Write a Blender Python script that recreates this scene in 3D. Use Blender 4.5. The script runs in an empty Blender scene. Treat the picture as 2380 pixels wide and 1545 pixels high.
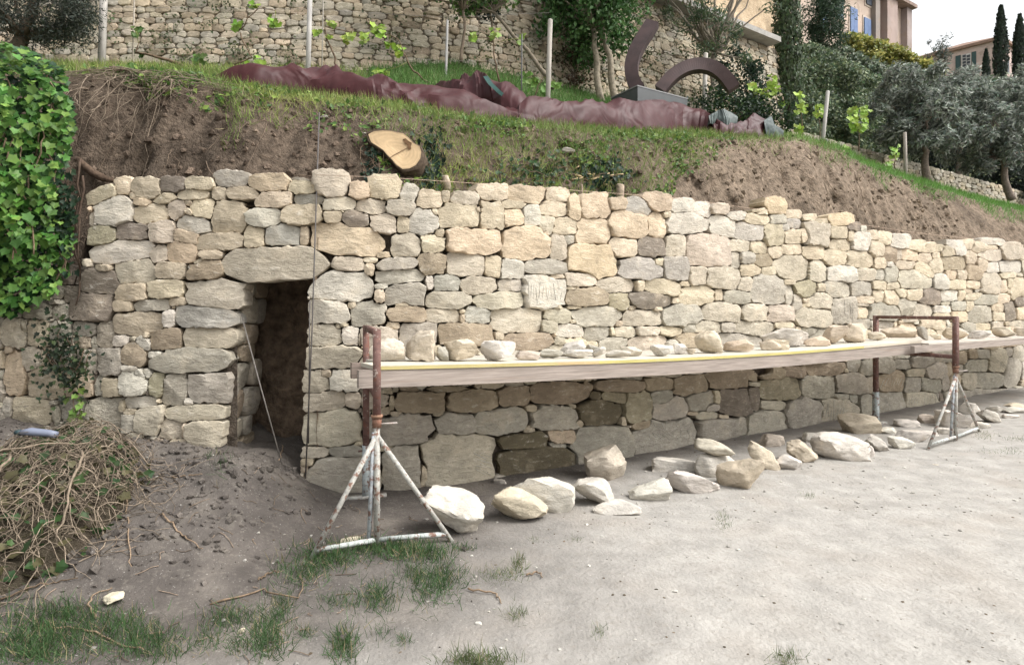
import bpy, bmesh, math, random
import numpy as np
from mathutils import Vector, Matrix
random.seed(7); RNG = np.random.default_rng(11)
scene = bpy.context.scene
# ------------------------------------------------------------------ camera
F, CX, HY, CAMZ = 1418.0, 1190.0, 721.0, 1.5        # focal length, centre column, horizon row (2380 px wide picture), eye height
cam_data = bpy.data.cameras.new('camera'); cam = bpy.data.objects.new('camera', cam_data)
scene.collection.objects.link(cam); scene.camera = cam
cam.location = (0, 0, CAMZ); cam.rotation_euler = (math.radians(90), 0, 0)
cam_data.sensor_width = 36; cam_data.lens = 36*F/2380; cam_data.shift_y = -51.6/2380
cam_data.clip_start = 0.05; cam_data.clip_end = 2000
# ------------------------------------------------------------------ light
SUN_EL, SUN_AZ = math.radians(50), math.radians(106)   # azimuth clockwise from +Y: sun high on the right behind thin cloud
world = bpy.data.worlds.new('World'); scene.world = world; world.use_nodes = True
wn, wl = world.node_tree.nodes, world.node_tree.links
bg = wn['Background']; bg.inputs['Strength'].default_value = 0.15
sky = wn.new('ShaderNodeTexSky'); sky.sky_type = 'NISHITA'; sky.sun_disc = False
sky.sun_elevation = SUN_EL; sky.sun_rotation = SUN_AZ; sky.air_density = 1.6; sky.dust_density = 6.0; sky.ozone_density = 1.0
hs = wn.new('ShaderNodeHueSaturation'); hs.inputs['Saturation'].default_value = 0.12
wl.new(sky.outputs[0], hs.inputs['Color']); wl.new(hs.outputs[0], bg.inputs['Color'])
sun_data = bpy.data.lights.new('sun', 'SUN'); sun_data.energy = 0.85; sun_data.angle = math.radians(25); sun_data.color = (1.0, 0.965, 0.92)
sun = bpy.data.objects.new('sun', sun_data); scene.collection.objects.link(sun)
sd = Vector((math.sin(SUN_AZ)*math.cos(SUN_EL), math.cos(SUN_AZ)*math.cos(SUN_EL), math.sin(SUN_EL)))
sun.rotation_euler = sd.to_track_quat('Z', 'Y').to_euler(); sun.location = (8, -6, 14)
scene.view_settings.view_transform = 'Standard'; scene.view_settings.look = 'None'
scene.view_settings.exposure = 0.93; scene.view_settings.gamma = 1.0
scene.cycles.max_bounces = 5; scene.cycles.diffuse_bounces = 3; scene.cycles.transmission_bounces = 3; scene.cycles.caustics_reflective = False; scene.cycles.caustics_refractive = False

# ------------------------------------------------------------------ helpers
def link(o, parent=None):
    scene.collection.objects.link(o)
    if parent is not None: o.parent = parent
    return o
def tag(o, label=None, cat=None, group=None, kind=None):
    if label: o['label'] = label
    if cat: o['category'] = cat
    if group: o['group'] = group
    if kind: o['kind'] = kind
    return o
def empty(name, loc, label=None, cat=None, group=None, rz=0):
    o = bpy.data.objects.new(name, None); o.location = loc; o.rotation_euler = (0, 0, rz); o.empty_display_size = .1
    link(o); return tag(o, label, cat, group)
def npmesh(name, V, T, col=None, smooth=True):
    """V (n,3); T list of faces or (m,3)/(m,4) int array; col (n,3)/(3,)"""
    me = bpy.data.meshes.new(name)
    if isinstance(T, np.ndarray):
        k = T.shape[1]; n = len(T)
        me.vertices.add(len(V)); me.vertices.foreach_set('co', np.asarray(V, np.float32).ravel())
        me.loops.add(n*k); me.loops.foreach_set('vertex_index', T.astype(np.int32).ravel())
        me.polygons.add(n); me.polygons.foreach_set('loop_start', np.arange(0, n*k, k, dtype=np.int32))
        me.update(calc_edges=True)
    else:
        me.from_pydata([tuple(v) for v in V], [], T); me.update()
    me.polygons.foreach_set('use_smooth', np.full(len(me.polygons), bool(smooth)))
    if col is not None:
        col = np.asarray(col, np.float32)
        if col.ndim == 1: col = np.tile(col, (len(V), 1))
        a = me.color_attributes.new('col', 'FLOAT_COLOR', 'POINT')
        a.data.foreach_set('color', np.concatenate([col, np.ones((len(V), 1), np.float32)], 1).ravel())
    return me
def wloc(o):
    p = np.zeros(3)
    while o is not None: p = p+np.array(o.location); o = o.parent
    return p
def mobj(name, V, T, mat, col=None, parent=None, smooth=True, origin=None):
    V = np.asarray(V, float)
    if parent is not None: V = V - wloc(parent)
    elif origin is not None: V = V - np.array(origin)
    me = npmesh(name, V, T, col, smooth); me.materials.append(mat)
    o = bpy.data.objects.new(name, me); link(o, parent)
    if parent is None and origin is not None: o.location = origin
    return o
class MT:                                            # joins many triangle meshes into one
    def __init__(s): s.v, s.t, s.c, s.n = [], [], [], 0
    def add(s, V, T, col): s.v.append(V); s.t.append(T+s.n); s.c.append(np.tile(col, (len(V), 1)) if np.ndim(col) == 1 else col); s.n += len(V)
    def build(s, name, mat, parent=None, smooth=True): return mobj(name, np.concatenate(s.v), np.concatenate(s.t), mat, np.concatenate(s.c), parent, smooth)
class MB:
    def __init__(s): s.v = []; s.f = []; s.c = []; s.n = 0
    def add(s, V, faces, col=(.5, .5, .5)):
        V = np.asarray(V, float); s.v.append(V); s.f += [tuple(int(i)+s.n for i in f) for f in faces]; s.n += len(V)
        col = np.asarray(col, float); s.c.append(np.tile(col, (len(V), 1)) if col.ndim == 1 else col)
    def tube(s, P, r, n=8, col=(.5, .5, .5), cap=True):
        V, f = tube_geo(P, r, n, cap); s.add(V, f, col)
    def box(s, c, ax, ay, az, col=(.5, .5, .5)):
        c, ax, ay, az = [np.asarray(q, float) for q in (c, ax, ay, az)]
        V = [c+i*ax+j*ay+k*az for i in (-1, 1) for j in (-1, 1) for k in (-1, 1)]
        s.add(V, [(0, 1, 3, 2), (4, 6, 7, 5), (0, 4, 5, 1), (2, 3, 7, 6), (0, 2, 6, 4), (1, 5, 7, 3)], col)
    def build(s, name, mat, parent=None, smooth=True, origin=None):
        return mobj(name, np.concatenate(s.v), s.f, mat, np.concatenate(s.c), parent, smooth, origin)
def tube_geo(P, r, n=8, cap=True):
    P = np.asarray(P, float); m = len(P); r = np.broadcast_to(np.asarray(r, float), (m,))
    tg = np.gradient(P, axis=0); tg /= np.linalg.norm(tg, axis=1)[:, None]+1e-9
    up = np.array([0, 0, 1.]) if abs(tg[0, 2]) < .9 else np.array([0, 1., 0])
    u = np.cross(tg, up); u /= np.linalg.norm(u, axis=1)[:, None]+1e-9; w = np.cross(u, tg)
    a = np.arange(n)/n*2*np.pi
    V = P[:, None]+r[:, None, None]*(np.cos(a)[None, :, None]*u[:, None]+np.sin(a)[None, :, None]*w[:, None])
    f = [(i*n+j, i*n+(j+1) % n, (i+1)*n+(j+1) % n, (i+1)*n+j) for i in range(m-1) for j in range(n)]
    if cap: f += [tuple(range(n))[::-1], tuple((m-1)*n+j for j in range(n))]
    return V.reshape(-1, 3), f
def _h(ix, iy, iz):
    h = (ix*374761393+iy*668265263+iz*1274126177) & 0xffffffff
    h = ((h ^ (h >> 13))*1274126177) & 0xffffffff
    return ((h ^ (h >> 16)) & 0xffff)/65535.0
def vn(p):
    p = np.asarray(p, float); i = np.floor(p).astype(np.int64); f = p-i; f = f*f*(3-2*f)
    x, y, z = i[..., 0], i[..., 1], i[..., 2]; fx, fy, fz = f[..., 0], f[..., 1], f[..., 2]
    def L(a, b, t): return a+(b-a)*t
    return L(L(L(_h(x, y, z), _h(x+1, y, z), fx), L(_h(x, y+1, z), _h(x+1, y+1, z), fx), fy),
             L(L(_h(x, y, z+1), _h(x+1, y, z+1), fx), L(_h(x, y+1, z+1), _h(x+1, y+1, z+1), fx), fy), fz)
def fbm(p, o=3):
    p = np.asarray(p, float); s = 0; a = .5; t = 0
    for k in range(o): s = s+a*vn(p*2**k+17.3*k); t += a; a *= .5
    return s/t-.5
def sstep(a, b, x):
    t = np.clip((x-a)/(b-a), 0, 1); return t*t*(3-2*t)
def px(x, y, d): return np.array([(x-CX)/F*d, d, CAMZ-(y-HY)/F*d])
def Q(z, zx, zy):                                  # enlarged-crop coordinates -> 2380 px picture
    ox, oy = ZO[z]; return (ox+zx*.3625)*.9297, (oy+zy*.3625)*.9297
ZO = dict(A=(0, 400), B=(600, 400), C=(1250, 400), D=(1860, 400), E=(0, 850), F=(600, 850), G=(1250, 850), H=(1860, 700), T=(600, 0), U=(1250, 0), V=(1860, 0), S=(0, 0))

# ------------------------------------------------------------------ materials
def nt(name):
    m = bpy.data.materials.new(name); m.use_nodes = True
    t = m.node_tree; b = t.nodes['Principled BSDF']; return m, t, b
def nd(t, ty, **kw):
    n = t.nodes.new(ty)
    for k, v in kw.items():
        if k in n.inputs: n.inputs[k].default_value = v
        else: setattr(n, k, v)
    return n
def noise(t, vec, scale, detail=4, rough=.6, dist=0):
    n = nd(t, 'ShaderNodeTexNoise', Scale=scale, Detail=detail, Roughness=rough, Distortion=dist); t.links.new(vec, n.inputs['Vector']); return n.outputs['Fac']
def mrange(t, v, a, b, c, d):
    n = nd(t, 'ShaderNodeMapRange'); t.links.new(v, n.inputs[0])
    for i, q in enumerate((a, b, c, d)): n.inputs[i+1].default_value = q
    return n.outputs[0]
def mixc(t, fac, a, b, mode='MIX'):
    n = nd(t, 'ShaderNodeMix', data_type='RGBA', blend_type=mode)
    for s, q in ((n.inputs[0], fac), (n.inputs[6], a), (n.inputs[7], b)):
        if isinstance(q, (int, float)): s.default_value = q
        elif isinstance(q, tuple): s.default_value = (*q, 1)
        else: t.links.new(q, s)
    return n.outputs[2]
def bump(t, b, h, strength, dist, prev=None):
    n = nd(t, 'ShaderNodeBump', Strength=strength, Distance=dist); t.links.new(h, n.inputs['Height'])
    if prev is not None: t.links.new(prev, n.inputs['Normal'])
    t.links.new(n.outputs[0], b.inputs['Normal']); return n.outputs[0]
def coords(t, offset=True):
    g = nd(t, 'ShaderNodeNewGeometry'); return g.outputs['Position']
def attr(t): return nd(t, 'ShaderNodeAttribute', attribute_name='col').outputs['Color']
def stone_mat(name, lichen=.25, bstr=.55, dirt=.5):
    m, t, b = nt(name); P = coords(t); c = attr(t)
    mp = nd(t, 'ShaderNodeMapping'); mp.inputs['Scale'].default_value = (.8, .8, 1.9); t.links.new(P, mp.inputs[0]); PB = mp.outputs[0]
    nA = noise(t, P, 4.5, 4, .65); nB = noise(t, PB, 13, 5, .72, .4); nC = noise(t, P, 70, 2, .6)
    c = mixc(t, 1, c, mrange(t, nA, .3, .7, .8, 1.15), 'MULTIPLY'); c = mixc(t, 1, c, mrange(t, nB, .3, .7, .78, 1.16), 'MULTIPLY')
    c = mixc(t, mrange(t, nA, .54, .7, 0, .35), c, (.50, .42, .31))
    c = mixc(t, mrange(t, nB, .30, .42, lichen, 0), c, (.20, .19, .17))
    c = mixc(t, mrange(t, nB, .58, .7, 0, .5), c, (.66, .62, .55))
    c = mixc(t, mrange(t, nC, .62, .72, 0, dirt), c, (.13, .11, .09))
    t.links.new(c, b.inputs['Base Color']); b.inputs['Roughness'].default_value = .92; b.inputs['Specular IOR Level'].default_value = .2
    n1 = bump(t, b, nB, bstr, .05); bump(t, b, nC, .35, .007, n1)
    return m
def simple(name, rough=.9, ns=12, lo=.75, hi=1.2, bs=60, bstr=.3, bd=.005, spec=.2, metal=0, spots=None, stretch=None):
    """attribute colour x noise, with bump"""
    m, t, b = nt(name); P = coords(t); c = attr(t)
    if stretch:
        mp = nd(t, 'ShaderNodeMapping'); mp.inputs['Scale'].default_value = stretch; t.links.new(P, mp.inputs[0]); P = mp.outputs[0]
    c = mixc(t, 1, c, mrange(t, noise(t, P, ns, 3), .3, .7, lo, hi), 'MULTIPLY')
    if spots:
        for (sc, a, e, am, colr) in spots: c = mixc(t, mrange(t, noise(t, P, sc, 2, .65), a, e, 0, am), c, colr)
    t.links.new(c, b.inputs['Base Color']); b.inputs['Roughness'].default_value = rough; b.inputs['Specular IOR Level'].default_value = spec; b.inputs['Metallic'].default_value = metal
    if bstr: bump(t, b, noise(t, P, bs, 3, .65), bstr, bd)
    return m
def leaf_mat(name, trans=.3, rough=.5):
    m, t, b = nt(name); c = attr(t); P = coords(t)
    c = mixc(t, 1, c, mrange(t, noise(t, P, 9, 2), .3, .7, .8, 1.2), 'MULTIPLY')
    t.links.new(c, b.inputs['Base Color']); b.inputs['Roughness'].default_value = rough; b.inputs['Specular IOR Level'].default_value = .3
    tr = nd(t, 'ShaderNodeBsdfTranslucent'); t.links.new(c, tr.inputs['Color'])
    mx = nd(t, 'ShaderNodeMixShader'); mx.inputs[0].default_value = trans
    t.links.new(b.outputs[0], mx.inputs[1]); t.links.new(tr.outputs[0], mx.inputs[2]); t.links.new(mx.outputs[0], t.nodes['Material Output'].inputs[0]); return m
M_STONE = stone_mat('limestone'); M_OLD = stone_mat('weathered_limestone', .55, .8, .7); M_LOOSE = stone_mat('quarried_limestone', .1, .45, .3)
M_EARTH = simple('earth', .97, 11, .5, 1.45, 26, .9, .045, .1, spots=[(60, .62, .7, .35, (.26, .22, .18)), (3, .5, .7, .3, (.16, .125, .095)), (34, .62, .70, .35, (.07, .052, .04))])
M_GROUND = simple('packed_dirt', .97, 5, .80, 1.13, 34, .8, .014, .1, spots=[(9, .58, .7, .25, (.22, .20, .17)), (24, .57, .67, .28, (.22, .195, .165)), (1.3, .50, .7, .35, (.34, .30, .255)), (70, .65, .72, .4, (.12, .10, .085)), (95, .66, .72, .5, (.52, .5, .46))])
M_LEAF = leaf_mat('leaf'); M_GRASS = leaf_mat('grass_blade', .25, .6)
M_WOOD = simple('timber', .8, 6, .7, 1.2, 30, .4, .004, .25, stretch=(.6, .6, 14), spots=[(2.0, .55, .7, .4, (.20, .14, .10))])
M_BARK = simple('bark', .95, 20, .6, 1.3, 40, .8, .01, .1)
M_ROOT = simple('root', .95, 30, .6, 1.3, 80, .5, .004, .1)

# ------------------------------------------------------------------ the plan of the place
def softp(x): return np.logaddexp(0, x)
def W(X): return 4.98+.64*.35*softp((np.asarray(X, float)+.85)/.35)          # face of the new wall, plan curve Y = W(X)
def dW(X): return .64/(1+np.exp(-(np.asarray(X, float)+.85)/.35))
def BW(X): return 10.4+.66*1.2*softp((np.asarray(X, float)+1.2)/1.2)          # tall back wall
def dBW(X): return .66/(1+np.exp(-(np.asarray(X, float)+1.2)/1.2))
def ray_on(x, fn, n=60):                                                       # depth where a picture column meets a plan curve
    r = (np.asarray(x, float)-CX)/F; Y = np.full(r.shape, 6.0)
    for _ in range(n): Y = fn(r*Y)
    return Y
_wx = np.linspace(-600, 2900, 1751); _wd = ray_on(_wx, W, 120)
def wall_pt(x, y, off=0.0):
    x = np.asarray(x, float); d = np.interp(x, _wx, _wd); X = (x-CX)/F*d; Z = CAMZ-(np.asarray(y, float)-HY)/F*d
    s = dW(X); k = 1/np.sqrt(1+s*s)
    return np.stack([X+off*s*k, d-off*k, Z], -1)                               # off > 0 comes out of the wall towards the yard
MX = np.array([-30, -5.0, -4.2, -3.1, -2.3, -1.95, -1.7, -1.35, 40]); MZ = np.array([.58, .57, .55, .47, .35, .29, .19, .0, .0])
def ground(X, Y):
    X = np.asarray(X, float); Y = np.asarray(Y, float)
    p = np.stack([X, Y, np.zeros_like(X)], -1)
    m = np.interp(X+.35*fbm(p*1.1, 2), MX, MZ)*sstep(3.0, 4.55, Y+.5*fbm(p*.9+9, 2))*(1+.5*fbm(p*2.2+4, 3))
    m = m+.16*np.exp(-(((X+1.95)/.42)**2+((Y-4.5)/.3)**2))
    rough = .03+.11*np.clip(m/.25, 0, 1)
    z = m+rough*fbm(p*3.5, 4)+.010*fbm(p*9, 2)*(1+6*np.clip(m/.2, 0, 1))
    return np.where(Y > 14, -.05, z)
def on_ground(x, y):
    ds = np.linspace(1.6, 25, 900); r = (x-CX)/F; z = CAMZ-(y-HY)/F*ds; g = ground(r*ds, ds); i = np.argmax(z <= g)
    return np.array([r*ds[i], ds[i], float(g[i])])
# ------------------------------------------------------------------ stone walls
PAL = dict(c=(.525, .46, .36), t=(.535, .445, .34), w=(.55, .52, .465), g=(.40, .375, .325), p=(.50, .445, .375), d=(.225, .195, .165), n=(.345, .29, .22), o=(.35, .32, .235), y=(.55, .465, .33), k=(.15, .13, .09), h=(.475, .435, .36), b=(.385, .37, .335))
# x0 y0 x1 y1 in the enlarged crop, colour key, optional tilt in degrees (right end up)
T_MAIN = dict(
A="""598 165 808 315 c 22|788 118 900 240 c|897 125 1103 275 c|1103 120 1280 225 d|1280 122 1490 210 c|1470 75 1710 185 b|1200 203 1450 282 c|1450 183 1556 278 c|1560 182 1790 280 c|1048 235 1210 300 c 15|920 260 1040 325 t -15|885 218 940 270 c|645 240 920 455 w|900 295 1152 440 c 6|1155 265 1285 415 p|1265 325 1335 390 c -30|1265 278 1330 315 c|1315 258 1472 415 c|1450 265 1685 508 c|1675 270 1760 330 c|618 458 795 590 o|800 428 1025 558 d|1025 415 1198 575 p|1205 372 1440 510 w -10|1200 478 1375 575 t -14|1345 502 1668 625 c 2|632 552 1045 708 w 8|1025 567 1148 730 p 25|1140 565 1358 720 t|1372 618 1530 690 c|1328 678 1392 728 c 20|1290 725 1335 755 w|1530 580 2280 850 L|662 718 770 778 c|762 685 1070 852 h 4|1070 698 1292 820 c|1275 690 1535 830 n 8|552 745 830 922 d|800 848 1015 970 c|1015 825 1272 962 c|1275 825 1705 1035 h|775 970 910 1048 c|915 960 1165 1045 g 5|1160 948 1290 1005 c|1210 1008 1640 1165 b -4|465 922 778 1120 d|775 1040 1120 1208 c 5|1122 1030 1205 1158 w|768 1205 885 1290 w|830 1230 1010 1450 n -20|945 1200 1045 1320 w -50|980 1180 1025 1235 c|1015 1160 1250 1310 n|1245 1135 1650 1300 h|1010 1318 1130 1370 w|1000 1300 1585 1460 g 2""",
E="""930 195 1000 275 w -45|975 190 1040 265 w -50|1030 222 1140 395 o -5|1100 228 1285 448 g|1295 225 1590 435 g|820 222 1005 388 w|850 388 1070 475 w|815 420 850 500 c|840 475 930 515 c|690 268 825 392 c|1155 450 1560 558 h|1095 545 1250 685 h|1298 545 1560 740 h|1260 398 1330 448 w|840 512 930 640 g|930 450 1120 645 h""",
B="""45 100 330 220 t|335 148 520 235 c|508 70 750 260 p|750 155 895 275 t|893 110 1112 278 c|1100 170 1225 298 w -15|1220 212 1400 340 c|1395 215 1455 290 c|1458 222 1655 318 h|1643 167 1855 285 c|105 222 360 335 c|367 235 578 305 b|558 260 798 350 h 8|798 268 1012 375 p|1008 272 1205 385 g|20 272 105 328 c|33 328 285 465 w|288 308 575 452 c 4|575 348 700 440 c|703 348 890 480 d|893 368 1080 515 p|1085 378 1168 505 c|1175 325 1378 520 w|1368 298 1668 472 c|1655 275 1820 488 c|1322 330 1370 385 c|1620 320 1660 365 c|27 452 172 608 c|168 445 412 590 b|412 448 470 590 c|450 435 1040 668 t -7|1035 502 1250 672 h|1250 502 1425 640 c|1345 475 1410 545 c|1408 468 1818 655 t -4|930 628 1035 675 t|635 660 858 775 p|840 665 955 710 c|858 705 930 805 c|935 675 1225 775 g 6|910 745 1285 852 g 4|1220 645 1425 800 n|1428 630 1697 805 h|1690 655 1808 810 c|485 752 920 985 w -4|925 850 1025 890 w|925 890 1000 995 c|1000 850 1285 1010 g|1060 975 1170 1012 c|1283 797 1335 895 w|1330 790 1520 910 b|1520 795 1778 940 h|465 955 762 1130 w|735 972 805 1028 c|768 972 1008 1148 g|1012 1008 1285 1125 n|1285 900 1600 1032 h -3|1515 1025 1560 1065 c|1520 1062 1553 1128 c|1283 1025 1525 1122 h|1558 995 1728 1130 b|1605 908 1970 1032 h 3|1728 1022 2095 1195 h|465 1125 695 1300 h|700 1145 815 1280 w|655 1125 690 1165 c|690 1125 745 1150 c|1010 1115 1105 1170 c|1098 1118 1368 1290 g|1370 1122 1762 1285 n -3|1755 1185 1815 1240 c|1815 1190 2150 1312 n|840 1145 1095 1300 p|420 1275 820 1440 h 2""",
F="""420 198 620 375 h|550 203 632 265 c|620 205 830 355 w|412 355 725 495 h 3|725 360 835 468 p|840 360 1015 480 p|400 475 832 735 h|418 735 610 818 h|612 730 850 805 g|790 695 850 730 c|425 815 515 870 c|415 860 470 915 c|470 790 905 1060 g|985 712 1258 1040 g 3|900 730 1080 770 c|960 325 1055 370 c|905 460 1040 525 c|1030 390 1065 492 c|1035 492 1125 530 c|1062 350 1425 508 n|1430 345 1795 505 n|1785 325 1998 457 n|1270 320 1600 358 n|1100 320 1240 352 n|985 500 1338 725 g|1335 500 1415 530 c|1340 505 1635 655 g|1620 470 2000 655 g 6|1245 635 1785 1040 h|1250 860 1298 1030 c|1745 930 1845 992 g|1780 640 2125 755 k 3|1790 735 2310 930 k 3""",
G="""205 290 628 445 n|585 285 655 355 n -40|640 275 1005 360 n|1005 260 1200 355 n|1200 240 1450 392 n|1445 200 1790 340 n 5|1790 200 1960 260 n|170 445 252 495 c|215 450 540 618 g|480 440 525 475 c|625 355 700 410 k|700 360 890 438 o -6|525 405 855 592 k|860 355 1050 580 o|1050 335 1205 455 g 12|1050 395 1300 578 g 14|1300 345 1480 490 g|1410 440 1515 495 g 10|1480 345 1520 440 c|1515 320 1805 522 d|1690 285 1800 320 h|1305 495 1385 522 c|1365 492 1508 552 h|1505 515 1580 540 c|830 525 862 592 c|905 550 1045 618 n 10|535 540 590 610 c -45|330 612 540 715 t|355 708 475 750 g|170 590 245 645 c|510 590 918 890 g|918 530 1365 820 g 10|1375 535 1655 720 g|1650 525 1715 685 g""",
C="""65 182 332 305 t -4|320 192 480 295 c|468 245 553 428 t|553 235 768 418 t|750 262 880 345 t|880 265 1058 382 b -10|985 232 1175 360 t -10|1175 268 1325 370 w|15 272 190 335 c|160 302 278 460 w|272 278 468 395 c -6|25 335 170 460 t|275 368 375 515 h -12|370 390 550 520 c|525 400 758 595 t|752 350 1035 538 t|1028 350 1145 550 t|1120 355 1175 400 c|1145 360 1445 515 w -4|1320 295 1465 400 w|1455 300 1575 370 p|1575 360 1690 420 w|1440 395 1625 530 w -8|1620 425 1830 555 w -8|1680 370 1870 455 c|1750 325 1860 378 c|10 452 342 690 t|300 480 340 540 c|345 520 460 705 h|443 510 518 580 g|460 572 820 810 y -6|750 538 945 675 c|942 528 1138 678 d|1138 512 1285 680 h|1280 492 1590 740 p|1585 550 1728 635 p|1730 558 1858 645 c|1595 620 1660 755 g|1660 630 1758 718 g|1750 648 1885 748 n|1655 718 1798 805 c|1800 730 1915 798 c|0 685 162 820 w|162 685 468 790 g|820 668 1138 830 b|1050 675 1130 735 c|1120 662 1300 842 b|1300 730 1415 865 h|1410 732 1680 895 h|1640 805 1745 910 h|1733 785 1970 995 g|0 820 158 910 g|158 790 458 1030 w|345 782 448 825 c|448 775 660 880 h|465 865 560 898 c|670 808 942 915 h|940 828 998 912 c|1000 818 1243 935 c -8|1235 835 1310 870 c|1228 868 1485 1000 c|1485 885 1538 975 c|1545 893 1733 1003 g -4|458 878 752 1015 n|752 915 905 1042 o|870 908 1195 1030 d|1190 950 1255 990 c|312 1025 490 1130 h|370 998 435 1030 c|470 998 580 1030 c|495 1008 848 1150 g|895 1000 950 1040 c|850 1030 1135 1145 h|1060 1005 1125 1045 c|1110 990 1400 1145 g|1412 975 1678 1115 h|1655 988 1850 1115 h|1850 998 2035 1120 p|285 1095 395 1190 h|395 1130 585 1220 w|588 1142 762 1245 g|490 1095 545 1130 c|800 1105 855 1150 c|765 1150 795 1215 c|795 1145 948 1230 h|945 1145 1105 1215 p|1105 1148 1268 1215 c|1265 1130 1355 1190 g|1355 1108 1535 1195 h|1530 1118 1630 1190 g|1625 1110 1890 1215 h|690 1222 885 1310 g|885 1212 1170 1312 p|1205 1195 1350 1300 n|1520 1190 1810 1330 g""",
D="""135 435 275 590 c|275 475 408 588 c|255 440 315 490 w|295 400 400 475 b|150 262 290 385 y|70 325 180 385 c|175 370 290 445 g|295 343 405 405 c|410 375 495 420 c|400 415 588 620 p|385 470 440 575 c|500 405 590 440 c|595 370 760 460 y|700 430 800 490 d|590 452 730 540 c|715 475 762 565 c|588 545 742 630 c|748 495 865 630 w|800 455 840 500 w|865 490 930 555 c|920 495 1020 590 c|1015 515 1140 612 w|845 555 968 668 c|955 595 1055 710 n|262 575 412 660 c|400 582 570 685 c|165 598 268 685 c|205 655 455 838 h|455 685 570 842 h|545 612 708 728 c|705 628 895 745 c -4|895 668 982 752 c|980 700 1025 738 w|570 730 778 848 w|770 740 910 835 h|905 750 970 830 g|965 730 1065 850 g|1140 555 1255 635 c|1240 570 1325 640 c|1320 585 1380 635 c|1360 595 1460 660 c|1400 560 1535 660 w|1515 548 1600 615 c|1570 565 1680 645 c|1650 540 1800 590 w|1670 580 1760 620 c|1055 612 1093 692 p|1093 615 1205 697 t|1205 640 1300 715 c|1300 635 1360 680 c|1360 668 1535 758 n|1530 630 1605 718 c|1605 620 1795 700 p|1780 575 1910 690 p|1275 680 1382 785 c|1060 695 1180 755 c|1175 700 1310 830 c -40|1065 760 1290 895 h|1310 778 1410 895 w|1380 765 1470 825 t|1465 758 1535 825 c|1535 725 1645 835 n|1605 660 1680 770 c|1680 700 1770 780 w|1765 695 1920 780 w|1630 780 1775 930 h|1770 770 1880 820 c|1410 828 1535 895 c|1530 830 1630 895 c|1840 810 1970 960 c|1770 825 1820 910 c|1815 810 1855 885 c|270 820 355 860 c|290 865 350 1000 g|350 838 505 948 o|505 850 560 910 c|540 835 740 950 g -8|735 838 898 935 g|885 835 985 895 c|985 840 1080 895 c|890 893 970 980 c|970 897 1070 1010 c|1035 885 1130 950 c|1110 885 1240 975 c|1200 885 1365 1005 d|1360 895 1485 975 w|1480 890 1530 970 c|1525 880 1595 920 c|1520 918 1650 970 c|335 920 400 1040 g|400 950 450 985 c|400 985 460 1015 c|455 908 605 1030 h|605 940 778 1130 g|780 935 900 990 c|350 1018 610 1158 h|780 1015 865 1095 c|865 995 1080 1105 g|1060 955 1185 1070 g|1170 990 1310 1085 h|1310 1005 1430 1055 w|1430 975 1530 1045 g|1530 970 1580 1050 c|1580 925 1750 1000 g|1755 920 1835 990 c|1545 1005 1710 1125 g|1710 990 1795 1045 c|1710 1045 1795 1110 c|1795 980 1870 1110 d|1880 1015 1960 1100 t|1430 1040 1545 1120 t|1870 935 1960 1010 d|210 1115 340 1160 c|785 1095 870 1165 g|1500 1115 1595 1195 g|1595 1120 1705 1175 c|1430 1120 1490 1155 c|1295 1100 1400 1170 c|915 1110 1040 1160 g|400 1155 520 1215 g""",
H="""100 600 290 690 n|290 590 445 675 n|0 630 105 710 n|445 570 715 660 n|690 610 725 640 c|720 540 805 640 g|805 545 890 665 g|920 525 1030 660 g|1030 545 1150 615 g|1150 520 1315 610 g|1120 610 1255 665 h|1245 570 1390 690 g|1210 650 1250 670 c|105 665 395 835 o|400 660 640 815 g|640 640 862 785 g|840 670 895 780 h|930 625 1115 770 n|0 735 120 930 d|112 830 305 895 h|285 815 540 1040 g|540 815 800 1025 h|630 785 740 825 g|735 790 795 860 g|795 780 900 990 g|930 765 1115 990 g|1110 770 1345 925 h|1115 670 1220 780 g|1210 670 1365 775 g|1365 640 1420 760 g|1310 780 1360 830 g|1455 490 1545 585 n|1545 475 1605 550 n|1605 480 1690 540 g|1515 545 1690 635 g|1690 470 1815 640 h|1815 465 1860 530 g|1795 530 1915 735 g|1450 575 1515 645 g|1500 635 1605 755 h|1600 635 1795 750 g|1560 750 1875 865 g|1480 760 1570 850 g|1880 730 1950 785 g|1860 450 1950 560 g|1380 770 1480 850 g|1870 785 1950 830 g|0 895 285 1115 g 6""")
T_OLD = dict(
A="360 735 570 860 d|340 860 440 960 g|412 865 525 980 d|0 1090 165 1298 h|125 1095 165 1200 h|160 1110 330 1295 c|0 1280 58 1338 c|125 1285 270 1470 h|262 1298 350 1425 c|490 1220 610 1300 c|650 1100 775 1300 h|660 1295 835 1480 g|340 1000 470 1100 g|330 1110 480 1280 g|480 1110 640 1215 g|350 1300 480 1430 g|490 1310 650 1470 g|0 960 120 1080 g|130 980 330 1100 g",
E="0 75 150 385 t|145 182 460 410 c|440 238 625 400 t|45 395 320 590 c|390 400 570 580 g|570 400 830 650 g|0 400 65 550 g|0 590 120 680 g|130 600 330 700 g|340 590 560 700 g|640 240 690 390 g")
def parse(tab, wid):
    out = []
    for z, s in tab.items():
        for e in s.split('|'):
            q = e.split(); x0, y0 = Q(z, float(q[0]), float(q[1])); x1, y1 = Q(z, float(q[2]), float(q[3]))
            out.append(dict(c=((x0+x1)/2, (y0+y1)/2), hw=(x1-x0)/2, hh=(y1-y0)/2, a=math.radians(float(q[5])) if len(q) > 5 else 0, k=q[4], w=wid, p=random.uniform(3.0, 6.0)))
            s_ = out[-1]
            if abs(s_['a']) > .3: s_['hw'] *= 1.05; s_['hh'] *= .68
            elif s_['a'] == 0: s_['a'] = math.radians(random.uniform(-4, 4))
    return out
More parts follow.
